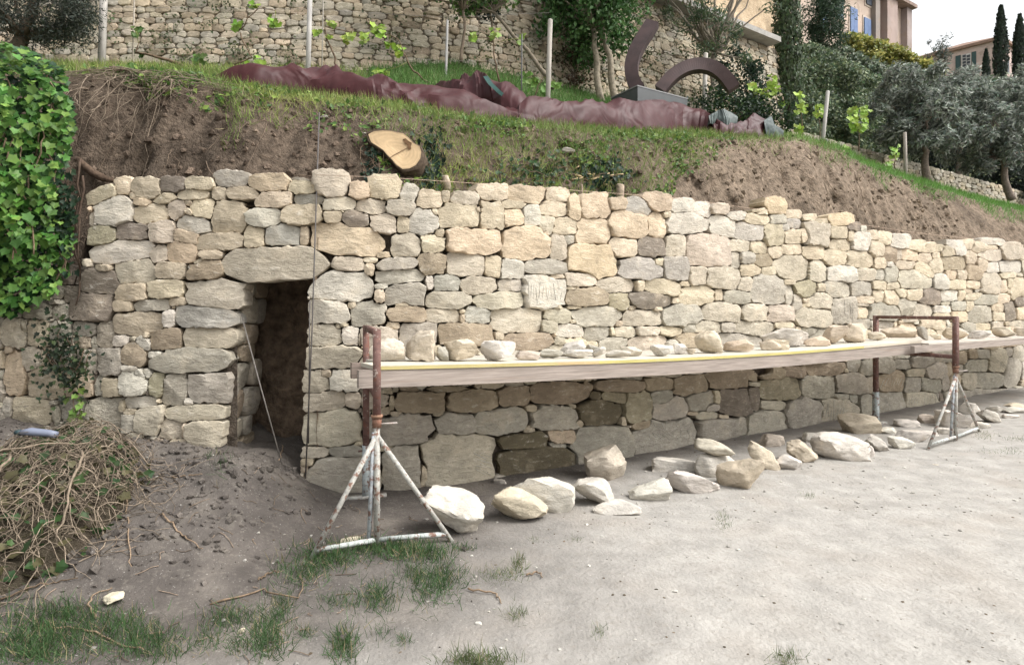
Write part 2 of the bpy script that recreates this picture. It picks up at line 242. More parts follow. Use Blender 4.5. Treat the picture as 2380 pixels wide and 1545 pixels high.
def angular(x, y, eps):
    """straightens an outline between its main corners and keeps the number of points"""
    n = len(x); P = np.stack([x, y], 1); i0 = int(np.argmax(((P-P.mean(0))**2).sum(1))); i1 = int(np.argmax(((P-P[i0])**2).sum(1))); keep = {i0, i1}
    def dp(a, b):
        m = (b-a) % n
        if m < 2: return
        idx = (a+np.arange(1, m)) % n; d = P[b]-P[a]; L = math.hypot(*d)+1e-9; q = np.abs((P[idx, 0]-P[a, 0])*d[1]-(P[idx, 1]-P[a, 1])*d[0])/L; k = int(np.argmax(q))
        if q[k] > eps: k = int(idx[k]); keep.add(k); dp(a, k); dp(k, b)
    dp(i0, i1); dp(i1, i0); ks = sorted(keep); R = P.copy()
    for j, a in enumerate(ks):
        b = ks[(j+1) % len(ks)]; m = (b-a) % n
        for t in range(1, m): R[(a+t) % n] = P[a]+(P[b]-P[a])*t/m
    R = .8*R+.2*P; R = .09*np.roll(R, 1, 0)+.82*R+.09*np.roll(R, -1, 0); return R[:, 0], R[:, 1]
class Field:
    """grows interlocking stones round seeds on a raster and reads their outlines back"""
    def __init__(s, x0, y0, x1, y1, res, inside=None, forbid=None, limit=1.2):
        s.x0, s.y0, s.res = x0, y0, res; s.nx, s.ny = int((x1-x0)/res), int((y1-y0)/res)
        s.best = np.full((s.ny, s.nx), 9.); s.lab = np.full((s.ny, s.nx), -1, np.int32); s.seeds = []; s.limit = limit
        gx, gy = np.meshgrid(x0+(np.arange(s.nx)+.5)*res, y0+(np.arange(s.ny)+.5)*res)
        s.gx, s.gy = gx, gy
        s.inside = inside(gx, gy) if inside else np.ones_like(gx, bool); s.forbid = forbid(gx, gy) if forbid else np.zeros_like(gx, bool)
    def add(s, sd):
        k = len(s.seeds); s.seeds.append(sd); (cx, cy), hw, hh, a, p = sd['c'], sd['hw'], sd['hh'], sd['a'], sd['p']
        R = 1.4*max(hw, hh)+2*s.res
        i0, i1 = max(0, int((cx-R-s.x0)/s.res)), min(s.nx, int((cx+R-s.x0)/s.res)+1)
        j0, j1 = max(0, int((cy-R-s.y0)/s.res)), min(s.ny, int((cy+R-s.y0)/s.res)+1)
        if i0 >= i1 or j0 >= j1: return
        dx, dy = s.gx[j0:j1, i0:i1]-cx, s.gy[j0:j1, i0:i1]-cy
        w = 1+.16*fbm(np.stack([dx/hw*1.3+k*3.1, dy/hh*1.3, np.full_like(dx, k*.7)], -1), 2)
        u, v = dx*math.cos(a)-dy*math.sin(a), dx*math.sin(a)+dy*math.cos(a)
        m = (np.abs(u/hw)**p+np.abs(v/hh)**p)**(1/p)*w
        b = s.best[j0:j1, i0:i1]; l = s.lab[j0:j1, i0:i1]; up = m < b; b[up] = m[up]; l[up] = k
    def claimed(s): return (s.best < s.limit) | s.forbid
    def fill(s, tries, smin, smax, mk):
        free = s.inside & ~s.claimed(); rs = random.Random(5)
        for n_ in range(tries):
            if n_ % 60 == 0: idx = np.flatnonzero(free)
            if len(idx) == 0: break
            for _t in range(40):
                q = int(idx[rs.randrange(len(idx))]); j, i = divmod(q, s.nx)
                if not free[j, i]: continue
                for _r in range(2):
                    l = i
                    while l > 0 and free[j, l-1] and i-l < smax: l -= 1
                    r = i
                    while r < s.nx-1 and free[j, r+1] and r-i < smax: r += 1
                    i = (l+r)//2
                    t = j
                    while t > 0 and free[t-1, i] and j-t < smax: t -= 1
                    b = j
                    while b < s.ny-1 and free[b+1, i] and b-j < smax: b += 1
                    j = (t+b)//2
                hw, hh = (r-l+1)/2, (b-t+1)/2
                if min(hw, hh) >= smin: break
            else: break
            sd = mk(s.x0+(i+.5)*s.res, s.y0+(j+.5)*s.res, hw*s.res, hh*s.res); s.add(sd)
            R = int(2*max(hw, hh))+3; a0, a1, b0, b1 = max(0, j-R), j+R, max(0, i-R), i+R
            free[a0:a1, b0:b1] = s.inside[a0:a1, b0:b1] & ~((s.best[a0:a1, b0:b1] < s.limit) | s.forbid[a0:a1, b0:b1])
    def outlines(s, n, gap):
        lab = np.where((s.best < s.limit) & ~s.forbid, s.lab, -1); out = []
        th = np.arange(n)/n*2*np.pi
        for k, sd in enumerate(s.seeds):
            cx, cy = sd['c']; R = 1.5*max(sd['hw'], sd['hh'])
            st = np.arange(0, R, s.res*.5)
            e = max(.55, min(1, sd['hh']/sd['hw'])) if sd['hw'] > sd['hh'] else 1   # more rays towards the long ends
            X = cx+st[None]*np.cos(th)[:, None]; Y = cy+st[None]*np.sin(th)[:, None]*1
            i = np.clip(((X-s.x0)/s.res).astype(int), 0, s.nx-1); j = np.clip(((Y-s.y0)/s.res).astype(int), 0, s.ny-1)
            bad = (lab[j, i] != k) | (X < s.x0) | (X > s.x0+s.nx*s.res) | (Y < s.y0) | (Y > s.y0+s.ny*s.res); bad[:, -1] = True; r = st[np.argmax(bad, 1)]
            if r.min() < s.res*1.2: r = np.maximum(r, s.res*1.2)
            if np.median(r) < s.res*2.5: continue
            r = .12*np.roll(r, 1)+.76*r+.12*np.roll(r, -1); r = np.maximum(r-gap, r*.6)
            ax, ay = angular(cx+r*np.cos(th), cy+r*np.sin(th), .085*r.mean()); out.append((sd, ax, ay, th, np.hypot(ax-cx, ay-cy)))
    # (sd, outline x, outline y)
        return out
_FC = {}
def _tris(n, m, back):
    if (n, m, back) not in _FC:
        f = []
        for i in range(m-1):
            for j in range(n): a, b, c, d = i*n+j, (i+1)*n+j, (i+1)*n+(j+1) % n, i*n+(j+1) % n; f += [(a, b, c), (a, c, d)]
        f += [((m-1)*n+j, m*n, (m-1)*n+(j+1) % n) for j in range(n)]
        if back: f += [(0, j, j+1) for j in range(1, n-1)]
        _FC[(n, m, back)] = np.array(f)
    return _FC[(n, m, back)]
def stone_geo(ox, oy, c, mapf, size, seed, fr=(1, .978, .92, .78, .55, .28), back=.22, bulge=None, proud=0.0, rough=.5):
    """a chipped, roughly faceted stone: outline in wall coordinates -> closed mesh through mapf(x, y, off)"""
    n = len(ox); rs = np.random.default_rng(seed); fr = np.array(fr); jg = 1+.045*rs.normal(size=n)*(1 if n > 20 else .5); ox, oy = c[0]+(ox-c[0])*jg, c[1]+(oy-c[1])*jg; b = bulge if bulge is not None else float(np.clip(size*.26, .016, .065))
    dx, dy = ox-c[0], oy-c[1]; rr = np.sqrt(dx*dx+dy*dy).mean(); X = c[0]+fr[:, None]*dx; Y = c[1]+fr[:, None]*dy; U, V = (X-c[0])/rr, (Y-c[1])/rr
    H = np.interp(fr, [0, .5, .76, .90, .972, 1], [1, 1, .97, .88, .50, -.25])[:, None]+0*X
    for _ in range(6):
        a = rs.uniform(0, 2*np.pi); sl = rs.uniform(.2, 1.3); H = np.minimum(H, rs.uniform(.6, 1.2)-sl*(math.cos(a)*U+math.sin(a)*V)+.0)
    q = np.stack([U*1.7+seed*7.7, V*1.7, np.full_like(U, seed*3.3)], -1); H = H+rough*(1.0*fbm(q, 2)+.6*np.abs(fbm(q*2.6+9, 2)))-.06
    bk = np.full(n, proud-back); ed = np.full(n, proud-.8*b-.02)
    XX = np.concatenate([c[0]+dx*.93, ox, X.ravel(), [c[0]]]); YY = np.concatenate([c[1]+dy*.93, oy, Y.ravel(), [c[1]]]); OO = np.concatenate([bk, ed, proud+b*H.ravel(), [proud+b*H[-1].mean()]])
    return mapf(XX, YY, OO), _tris(n, len(fr)+2, True)
def jit(k, am=.10):
    c = np.array(PAL[k])*np.array([1.03, 1.0, .95]); return np.clip(c*(1+random.uniform(-am, am))*(1+np.array([random.uniform(-.015, .015) for _ in range(3)])), .02, .8)
def build_wall(root, stones, mapf, scale, mat, limit=300, back=.22, proud=.02, fr=None, name='stone', rough=.5, bulge=None):
    """stones: [(seed dict, ox, oy)] biggest become parts, the rest one joined part"""
    st = sorted(stones, key=lambda q: -q[4].mean()); rest = MT()
    for i, (sd, ox, oy, th, r) in enumerate(st):
        kw = {} if fr is None else dict(fr=fr)
        V, f = stone_geo(ox, oy, sd['c'], mapf, float(np.percentile(r, 30))*scale(sd['c'][0]), i+random.randrange(9999), back=back, proud=random.uniform(-proud, proud), rough=rough, bulge=bulge, **kw)
        col = jit(sd['k'] if sd['k'] in PAL else 'h')
        if i < limit: mobj(name, V, f, mat, col, root).data.set_sharp_from_angle(angle=.75)
        else: rest.add(V, f, col)
    if rest.n: tag(rest.build('small_stones', mat, root), kind='stuff')
    return st
def pip(poly):
    poly = np.array(poly, float)
    def fn(X, Y):
        r = np.zeros(X.shape, bool); j = len(poly)-1
        for i in range(len(poly)):
            (xi, yi), (xj, yj) = poly[i], poly[j]
            r ^= ((yi > Y) != (yj > Y)) & (X < (xj-xi)*(Y-yi)/(yj-yi+1e-12)+xi); j = i
        return r
    return fn
DOOR = [(574, 658), (640, 655), (714, 646), (716, 750), (705, 830), (700, 960), (697, 1090), (694, 1180), (495, 1180), (512, 1060), (520, 1000), (527, 940), (537, 850), (552, 770), (562, 712)]
TOPL = [(200, 446), (260, 430), (300, 420), (730, 412), (900, 432), (1100, 448), (1300, 456), (1560, 472), (1900, 520), (2150, 570), (2380, 585), (2800, 622)]
BASE = [(480, 1075), (730, 1120), (1000, 1145), (1160, 1122), (1330, 1090), (1480, 1066), (1640, 1036), (1800, 1007), (2040, 972), (2380, 906), (2800, 845)]
wall_main = empty('dry_stone_wall', tuple(wall_pt(1100., 1120.)), 'new dry-laid retaining wall of cream limestone with a small dark doorway', 'wall')
wall_old = empty('old_stone_wall', tuple(wall_pt(150., 1000.)), 'old weathered grey stone wall low on the left under the ivy', 'wall')
inside = pip([(-160, 700), (60, 720), (110, 690), (180, 640), (205, 600), (207, 500)]+TOPL+BASE[::-1]+[(300, 1060), (-160, 1060)])
fld = Field(-200, 380, 2720, 1180, 1.0, inside, pip(DOOR))
for sd in parse(T_MAIN, 0)+parse(T_OLD, 1):
    if sd['k'] == 'L': sd.update(c=(645, 616), hw=127, hh=42, a=math.radians(1), p=4.5, k='h')
    fld.add(sd)
def mkfill(x, y, hw, hh):
    old = x < 265 and y > 690
    return dict(c=(x, y), hw=hw*1.05, hh=hh*1.05, a=random.uniform(-.1, .1), p=random.uniform(2.6, 3.8), k=random.choice('gghcd' if (old or y > 900) else 'cchhtgw'), w=1 if old else 0)
y = 590.                                              # the wall goes on past the right edge of the picture
for row in range(22):
    x = 2392+random.uniform(0, 12)
    yy = 592+row*15.5
    while x < 2700:
        w_ = random.uniform(11, 24); fld.add(dict(c=(x+w_, yy+(x-2380)*.09*(1-row/11)), hw=w_*.97, hh=7.6, a=random.uniform(-.06, .06), p=3.2, k=random.choice('cchgtp'), w=0)); x += 2*w_
fld.limit = 1.11; fld.fill(1000, 2.3, 24, mkfill); fld.limit = 1.2
outl = fld.outlines(34, .75)
scl = lambda x: float(ray_on(np.array([x]), W)[0])/F
stack = build_wall(wall_main, [q for q in outl if q[0]['w'] == 0], wall_pt, scl, M_STONE)
build_wall(wall_old, [q for q in outl if q[0]['w'] == 1], lambda x, y, o: wall_pt(x, y, np.asarray(o)-.03), scl, M_OLD, rough=.9)
# earth core behind the facing stones, open at the doorway
core = MB()
def core_panel(poly_top, poly_bot, off=-.11):
    n = len(poly_top); a = wall_pt([p[0] for p in poly_top], [p[1] for p in poly_top], off); b = wall_pt([p[0] for p in poly_bot], [p[1] for p in poly_bot], off)
    core.add(np.concatenate([a, b]), [(i, i+1, n+i+1, n+i) for i in range(n-1)], (.11, .09, .072))
xs = list(range(-200, 531, 40))+[538]; core_panel([(x, np.interp(x, [-200, 190, 215, 540], [735, 700, 470, 440])) for x in xs], [(x, 1090) for x in xs])
xs = [538, 600, 660, 724]; core_panel([(x, 445) for x in xs], [(x, 640) for x in xs])
xs = [724]+list(range(760, 2760, 40)); core_panel([(x, np.interp(x, [p[0] for p in TOPL], [p[1] for p in TOPL])+22) for x in xs], [(x, np.interp(x, [p[0] for p in BASE], [p[1] for p in BASE])+8) for x in xs])
core.build('earth_core', M_EARTH, wall_main)
# the doorway: stone jambs, roof slabs and an earth back
xl, xr, yf, yb = -2.27, -1.70, 5.06, 5.95
def side_wall(Xc, sgn, seeds_seed):
    fl = Field(0, 0, .5, 1.86, .012); rs = random.Random(seeds_seed); z = 0
    while z < 1.86:
        h = rs.uniform(.07, .13); u = -rs.uniform(0, .2)
        while u < .5:
            w = rs.uniform(.1, .24); fl.add(dict(c=(u+w, z+h), hw=w, hh=h*.97, a=rs.uniform(-.06, .06), p=3.2, k=rs.choice('gghn'), w=0)); u += 2*w
        z += 2*h
    lean = lambda zz: np.interp(zz, [0, .5, 1.9], [-.16, -.10, .03])*(1 if sgn > 0 else .15)
    mp = lambda u, v, o: np.stack([Xc+lean(np.asarray(v))+sgn*np.asarray(o), yf+.1+np.asarray(u), np.asarray(v)], -1)
    for i, (sd, ox, oy, th, r) in enumerate(fl.outlines(16, .006)):
        V, f = stone_geo(ox, oy, sd['c'], mp, float(r.min()), 500+i+seeds_seed, back=.1, proud=rs.uniform(-.01, .02)); mobj('jamb_stone', V, f, M_OLD, jit(sd['k']), wall_main)
side_wall(xl, 1, 1); side_wall(xr+.02, -1, 2)
cav = MB(); n = 26
gu, gv = np.meshgrid(np.linspace(0, 1, n), np.linspace(0, 1, n)); idx = lambda i, j: i*n+j
def sheet(o, u, v, am, seed):
    o, u, v = map(np.array, (o, u, v)); nrm = np.cross(u, v); nrm = nrm/np.linalg.norm(nrm)
    P = o+gu[..., None]*u+gv[..., None]*v; P = P+nrm*(am*fbm(P*4+seed, 4))[..., None]
    cav.add(P.reshape(-1, 3), [(idx(i, j), idx(i, j+1), idx(i+1, j+1), idx(i+1, j)) for i in range(n-1) for j in range(n-1)], (.21, .155, .11))
sheet((-2.7, yb, -.2), (1.3, 0, 0), (0, 0, 2.3), .3, 3)
sheet((-2.48, 5.0, -.2), (0, 1.5, 0), (0, 0, 2.3), .05, 5); sheet((-1.6, 5.0, -.2), (0, 1.5, 0), (0, 0, 2.3), .05, 8)
sheet((-2.7, 5.15, 1.86), (1.3, 0, 0), (0, 1.4, 0), .12, 7)
cav.build('cavity_lining', M_EARTH, wall_main)
# ------------------------------------------------------------------ ground, bank, terraces
fine = np.arange(-6.2, 9.2, .05); xs = np.concatenate([[-300, -120, -50, -25, -14, -9], fine, [10, 12, 15, 20, 30, 60, 140, 300]])
ys = np.concatenate([[-300, -80, -20, -6, -1, .5, 1.2], np.arange(1.6, 9.6, .05), [10, 11, 12, 14, 20, 40, 100, 300, 800]])
GX, GY = np.meshgrid(xs, ys); GZ = ground(GX, GY); ny, nx = GX.shape
p3 = np.stack([GX, GY, np.zeros_like(GX)], -1)
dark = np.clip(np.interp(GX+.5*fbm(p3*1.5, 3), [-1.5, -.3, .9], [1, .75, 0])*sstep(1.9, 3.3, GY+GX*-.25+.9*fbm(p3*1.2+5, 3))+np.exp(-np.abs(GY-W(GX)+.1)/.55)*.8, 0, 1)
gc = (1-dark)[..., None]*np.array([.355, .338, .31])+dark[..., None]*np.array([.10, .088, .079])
T = np.array([(i*nx+j, i*nx+j+1, (i+1)*nx+j+1, (i+1)*nx+j) for i in range(ny-1) for j in range(nx-1)])
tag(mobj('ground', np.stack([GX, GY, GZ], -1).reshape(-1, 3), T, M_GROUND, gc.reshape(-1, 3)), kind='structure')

CREST = np.array([(-400, 120), (0, 152), (150, 168), (300, 163), (450, 178), (520, 200), (700, 228), (900, 248), (1000, 266), (1100, 280), (1250, 292), (1400, 306), (1550, 314), (1700, 316), (1850, 318), (1940, 342), (2000, 374), (2100, 410), (2250, 456), (2380, 488), (2800, 545)], float)
TOPA = np.array(TOPL, float)
QK = (0, .12, .3, .55, .8, 1.0); QZ = (0, .05, .22, .60, .90, 1.0)
def fam(X, t):                                     # plan curves parallel to the wall, t metres behind its face, the bend easing with distance
    K = .35+.45*np.asarray(t, float); s = .64/(1+np.exp(-(X+.85)/K)); return 4.98+t*np.sqrt(1+s*s)+.64*K*softp((X+.85)/K)
TOPB = np.array([(-400, 700), (80, 690), (170, 600), (200, 470)]+TOPL[1:], float)
def bank(X, t):
    """point of the bank / terrace t metres behind the wall face"""
    X = np.asarray(X, float); t = np.asarray(t, float); Y0 = W(X)
    cX, cY = X, fam(X, 1.5); cxp = CX+F*cX/cY; Zc = CAMZ+(HY-np.interp(cxp, CREST[:, 0], CREST[:, 1]))/F*cY
    wxp = CX+F*X/Y0; Zw = CAMZ+(HY-np.interp(wxp, TOPB[:, 0], TOPB[:, 1]))/F*Y0-.22
    Zb = np.interp(X, [-8, -3, -1, 2.5, 5.0, 40], [5.60, 5.66, 5.95, 5.88, 4.75, 4.6]); tb = np.interp(X, [-8, -1, 3, 5], [5.5, 4.75, 4.85, 4.2])
    q = np.clip((t-.25)/1.25, 0, 1); z1 = Zw+(Zc-Zw)*np.interp(q, QK, QZ)
    p = np.stack([X, t, np.zeros_like(X)], -1)
    e = np.clip((t-1.5)/(tb-1.5), 0, 1.4); z = np.where(t < 1.5, z1, Zc+(Zb-Zc)*(.85*e+.15*e*e))
    face = np.clip(4*q*(1-q), 0, 1)
    lump = face*(.42*fbm(np.stack([X*1.9, t*2, X*0], -1), 3)+.30*fbm(np.stack([X*5, t*5, X*0+3], -1), 3)+.16*fbm(np.stack([X*13, t*13, X*0+5], -1), 2))
    z = z+.5*lump+.05*fbm(p*1.3, 3)*np.clip(t-.3, 0, 1); push = lump*.9
    return np.stack([X, fam(X, t)+push, z], -1)
bx = np.concatenate([np.arange(-8, 14, .05), np.arange(14, 40, .5)]); bt = np.concatenate([np.arange(.02, 1.7, .04), np.arange(1.7, 4, .15), np.arange(4, 7.6, .4)])
BX, BT = np.meshgrid(bx, bt); BP = bank(BX, BT); ny, nx = BX.shape
colx = CX+F*BP[..., 0]/BP[..., 1]
right = sstep(1350, 1750, colx)[..., None]
soil = (1-right)*np.array([.105, .080, .060])+right*np.array([.20, .155, .115])
wet = sstep(0, .25, fbm(BP*1.1+3, 3))[..., None]; soil = soil*(1-.35*wet)
top = sstep(1.35, 1.6, BT)[..., None]; soil = soil*(1-top)+top*np.array([.085, .11, .04])
T = np.array([(i*nx+j, i*nx+j+1, (i+1)*nx+j+1, (i+1)*nx+j) for i in range(ny-1) for j in range(nx-1)])
tag(mobj('earth_bank', BP.reshape(-1, 3), T, M_EARTH, soil.reshape(-1, 3)), kind='structure')
# ------------------------------------------------------------------ finding points on the bank and terrace
_bpx = CX+F*BP[..., 0]/BP[..., 1]; _bpy = HY-F*(BP[..., 2]-CAMZ)/BP[..., 1]
def on_bank(x, y):
    q = (_bpx-x)**2+(_bpy-y)**2+(BP[..., 1]*2.0)**1; i = np.unravel_index(np.argmin(q), q.shape); d = BP[i][1]
    return px(x, y, d)
_tt = np.linspace(.05, 7, 120)
def terr(X, Y):
    t = float(np.interp(Y, fam(np.full(120, X), _tt), _tt)); return float(bank(np.array(X), np.array(t))[2])
# ------------------------------------------------------------------ trestles, beams and boards
M_RUST = simple('rusty_painted_steel', .75, 30, .7, 1.25, 90, .5, .002, .3, spots=[(24, .53, .62, .85, (.17, .075, .045)), (60, .6, .66, .6, (.50, .47, .42))])
M_BROWN = simple('rusty_brown_steel', .8, 30, .7, 1.25, 90, .5, .002, .3, spots=[(38, .6, .68, .7, (.42, .37, .32)), (18, .56, .66, .5, (.20, .08, .05))])
PALE, RUST = (.40, .39, .355), (.15, .085, .072)
def trestle(label, f_c, f_l, f_r, rear, zc=.81, zt=1.38):
    f_c, f_l, f_r, rear = [np.array(q, float) for q in (f_c, f_l, f_r, rear)]
    r = empty('scaffold_trestle', tuple(f_c), label, 'trestle', 'trestles carrying the working platform')
    U = np.array([0, 0, 1.]); top = f_c+U*zt; rtop = rear*[1, 1, 0]+U*zt; ax = (rtop-top)/np.linalg.norm(rtop-top); sd_ = np.cross(ax, U)
    def part(n, fn, mat): m = MB(); fn(m); return m.build(n, mat, r)
    part('sleeve', lambda m: m.tube([f_c+U*.01, f_c+U*zc], .020, 12, PALE), M_RUST)
    part('brace_tube', lambda m: m.tube([f_c+sd_*-.05+ax*.02+U*.02, f_c+sd_*-.018+U*(zc-.08)], .014, 10, (.40, .43, .45)), M_RUST)
    for ft in (f_l, f_r): part('leg', lambda m: m.tube([ft, f_c+U*(zc-.1)], .016, 10, PALE), M_RUST)
    for ft in (f_l, f_r):
        a = ft+(f_c+U*(zc-.1)-ft)*.075; part('foot_bar', lambda m: m.tube([a, f_c+U*(.05)], .016, 10, (.44, .47, .45)), M_RUST)
    part('post', lambda m: m.box(f_c+U*(zc+zt)/2, sd_*.023, ax*.023, U*(zt-zc)/2, RUST), M_BROWN)
    c = part('collar', lambda m: [m.tube([f_c+U*(zc-.05), f_c+U*(zc+.015)], .030, 12, (.20, .11, .075)), m.tube([f_c+U*(zc+.012), f_c+U*(zc+.03)], .038, 12, (.24, .14, .09))], M_BROWN)
    m = MB(); m.tube([f_c+U*(zc-.03), f_c+U*(zc-.03)+np.array([.13, -.01, .01])], .006, 6, (.45, .40, .36)); m.build('locking_pin', M_BROWN, c)
    part('top_bar', lambda m: m.box((top+rtop)/2-U*.02, ax*(np.linalg.norm(rtop-top)/2-.028), sd_*.018, U*.02, RUST), M_BROWN)
    part('bearing_bar', lambda m: m.box((top+rtop)/2*[1, 1, 0]+U*.965, ax*(np.linalg.norm(rtop-top)/2-.028), sd_*.02, U*.022, RUST), M_BROWN)
    part('rear_post', lambda m: m.box(rear*[1, 1, 0]+U*(zt+.40)/2, sd_*.024, ax*.024, U*(zt-.40)/2, RUST), M_BROWN)
    part('rear_sleeve', lambda m: m.box(rear*[1, 1, 0]+U*(.21), sd_*.029, ax*.029, U*(.215), (.42, .46, .46)), M_RUST)
    m = MB(); m.box(rear*[1, 1, 0]+U*.012, sd_*.16, ax*.03, U*.014, PALE); m.build('rear_foot', M_RUST, r)
    m = MB(); m.tube([rear*[1, 1, 0]+U*.38-sd_*.06, rear*[1, 1, 0]+U*.38+sd_*.06], .008, 6, RUST); m.build('rear_pin', M_BROWN, r)
    return r
trestle('near rusty steel trestle standing in the grass tuft', (-.855, 3.86, 0), (-1.21, 3.67, .0), (-.39, 3.96, .0), (-1.165, 4.87, 0))
trestle('far rusty brown trestle beyond the row of white stones', (5.09, 7.0, 0), (4.47, 6.56, 0), (5.78, 7.54, 0), (4.80, 8.05, 0), .83, 1.43)
A0, A1 = np.array([-.994, 3.96]), np.array([4.93, 7.33]); ADIR = (A1-A0)/np.linalg.norm(A1-A0); ALEN = np.linalg.norm(A1-A0); ANRM = np.array([-ADIR[1], ADIR[0]])
def sag(s): return -.055*np.sin(np.pi*np.clip(s/ALEN, 0, 1))
def plank(name, label, s0, s1, o0, o1, z0, z1, col, cat, sagf=sag, base=A0, mat=None, group=None, dirn=ADIR, nrm=ANRM):
    n = 28; S = np.linspace(s0, s1, n); V = []
    for i, s in enumerate(S):
        c = base+dirn*s; z = sagf(s)
        for (o, zz) in ((o0, z0), (o1, z0), (o1, z1), (o0, z1)): p = c+nrm*o; V.append((p[0], p[1], zz+z))
    f = [(i*4+j, i*4+(j+1) % 4, i*4+4+(j+1) % 4, i*4+4+j) for i in range(n-1) for j in range(4)]+[(0, 3, 2, 1), tuple((n-1)*4+j for j in range(4))]
    o = mobj(name, np.array(V), f, mat or M_WOOD, col, smooth=False, origin=tuple(np.append(base+dirn*(s0+s1)/2, z0)))
    return tag(o, label, cat, group)
plank('scaffold_beam', 'long sagging pinkish grey timber beam along the front of the platform', 0, ALEN, 0, .045, .992, 1.108, (.33, .28, .245), 'beam')
plank('scaffold_beam', 'rear timber beam of the platform against the wall, its end showing left', .12, ALEN-.3, .62, .665, .992, 1.108, (.30, .24, .205), 'beam')
M_FORM = simple('formwork_board', .7, 5, .85, 1.12, 40, .3, .003, .25, stretch=(.6, .6, 8), spots=[(30, .56, .68, .5, (.5, .46, .40))])
b1 = plank('formwork_board', 'pale dusty board with a yellow front edge on the front beam', .10, ALEN-.02, -.004, .30, 1.110, 1.137, (.52, .48, .40), 'board', mat=M_FORM)
def strip(s0, s1, col):
    o = plank('painted_edge', None, s0, s1, -.009, -.005, 1.111, 1.134, col, None, mat=M_FORM); o.parent = b1; o.location = tuple(np.array(o.location)-np.array(b1.location))
strip(.10, 1.55, (.46, .39, .17)); strip(1.55, 1.95, (.50, .38, .20)); strip(1.95, 5.6, (.50, .44, .16)); strip(5.6, ALEN-.05, (.55, .48, .38))
plank('formwork_board', 'middle dusty board of the platform under the loose stones', .22, ALEN-.1, .31, .60, 1.110, 1.136, (.47, .44, .38), 'board', mat=M_FORM)
plank('formwork_board', 'back dusty board of the platform nearest the wall', .36, ALEN-.16, .61, .88, 1.110, 1.136, (.45, .42, .36), 'board', mat=M_FORM)
B0 = np.array([4.66, 7.06]); BD = np.array([1, .66])/math.hypot(1, .66); BN = np.array([-BD[1], BD[0]]); z0f = lambda s: 0*s
plank('scaffold_beam', 'shorter timber beam running past the far trestle to the right edge', 0, 7.0, 0, .045, 1.005, 1.085, (.33, .28, .245), 'beam', z0f, B0, dirn=BD, nrm=BN)
plank('formwork_board', 'pale board on the far beam carrying white stones', .35, 7.0, -.003, .5, 1.087, 1.108, (.50, .45, .39), 'board', z0f, B0, M_FORM, dirn=BD, nrm=BN)
plank('formwork_board', 'far back board on the far beam beside the wall', .35, 7.0, .52, .95, 1.087, 1.107, (.46, .42, .36), 'board', z0f, B0, M_FORM, dirn=BD, nrm=BN)
# ------------------------------------------------------------------ loose stones
bm = bmesh.new(); bmesh.ops.create_icosphere(bm, subdivisions=4, radius=1); ICO = np.array([v.co[:] for v in bm.verts]); ICOF = np.array([[v.index for v in f.verts] for f in bm.faces]); bm.free()
bm = bmesh.new(); bmesh.ops.create_icosphere(bm, subdivisions=1, radius=1); ICO1 = np.array([v.co[:] for v in bm.verts]); ICOF1 = np.array([[v.index for v in f.verts] for f in bm.faces]); bm.free()
def rock(w, h, dep, seed, roll=0., ico=ICO, sharp=46):
    rs = np.random.default_rng(seed); N = rs.normal(size=(15, 3)); N /= np.linalg.norm(N, axis=1)[:, None]; d = rs.uniform(.58, 1.0, 15)
    N = np.concatenate([N, [[0, 0, -1], [0, 0, 1], [1, 0, 0], [-1, 0, 0], [0, -1, 0], [0, 1, 0]]]); d = np.concatenate([d, [.8, .85, .95, .95, .85, .9]])
    q = (np.maximum(ico@N.T, 0)/d)**sharp; r = q.sum(1)**(-1/sharp)
    V = ico*r[:, None]; V = V*(1+.20*fbm(ico*1.8+seed*1.7, 2)+.16*fbm(ico*5+seed, 3)+.07*fbm(ico*13+seed, 2))[:, None]
    c, s = math.cos(roll), math.sin(roll); R = np.array([[c, 0, -s], [0, 1, 0], [s, 0, c]])
    if abs(roll) > .05: V = V*np.array([1.25, 1, .72])
    V = V@R.T; lo, hi = V.min(0), V.max(0); V = (V-(lo+hi)/2)/(hi-lo)*np.array([w, dep, h]); V[:, 2] += h/2; return V
LT = np.array([1.0, 1.01, 1.05])
def loose(lst, place, group):
    for i, (z, x0, y0, x1, y1, k, roll, lab) in enumerate(lst):
        a, b = Q(z, x0, y0), Q(z, x1, y1); xc = (a[0]+b[0])/2; p = place(xc, b[1]); d = p[1]
        w, h = (b[0]-a[0])/F*d, (b[1]-a[1])/F*d
        dep = max(min(w, 1.2*h), .6*w)*random.uniform(.75, .95); base = np.array([p[0]*(d+dep*.35)/d, d+dep*.35, p[2]])
        if place is on_ground:
            hh = h*1.02; base[2] = float(ground(base[0], base[1]))-.04
        else: hh = h; base[2] = p[2]+.001
        if h > .45*w: hh = h*.97
        V = rock(w*1.03, hh, dep, i*13+len(lst)*7, math.radians(roll)); V = V@np.array([[1, 0, 0], [0, 1, 0], [0, 0, 1.]])
        tag(mobj('loose_stone', V+base, ICOF, M_LOOSE, jit(k, .06)*LT, origin=tuple(base)), lab, 'stone', group).data.set_sharp_from_angle(angle=.6)
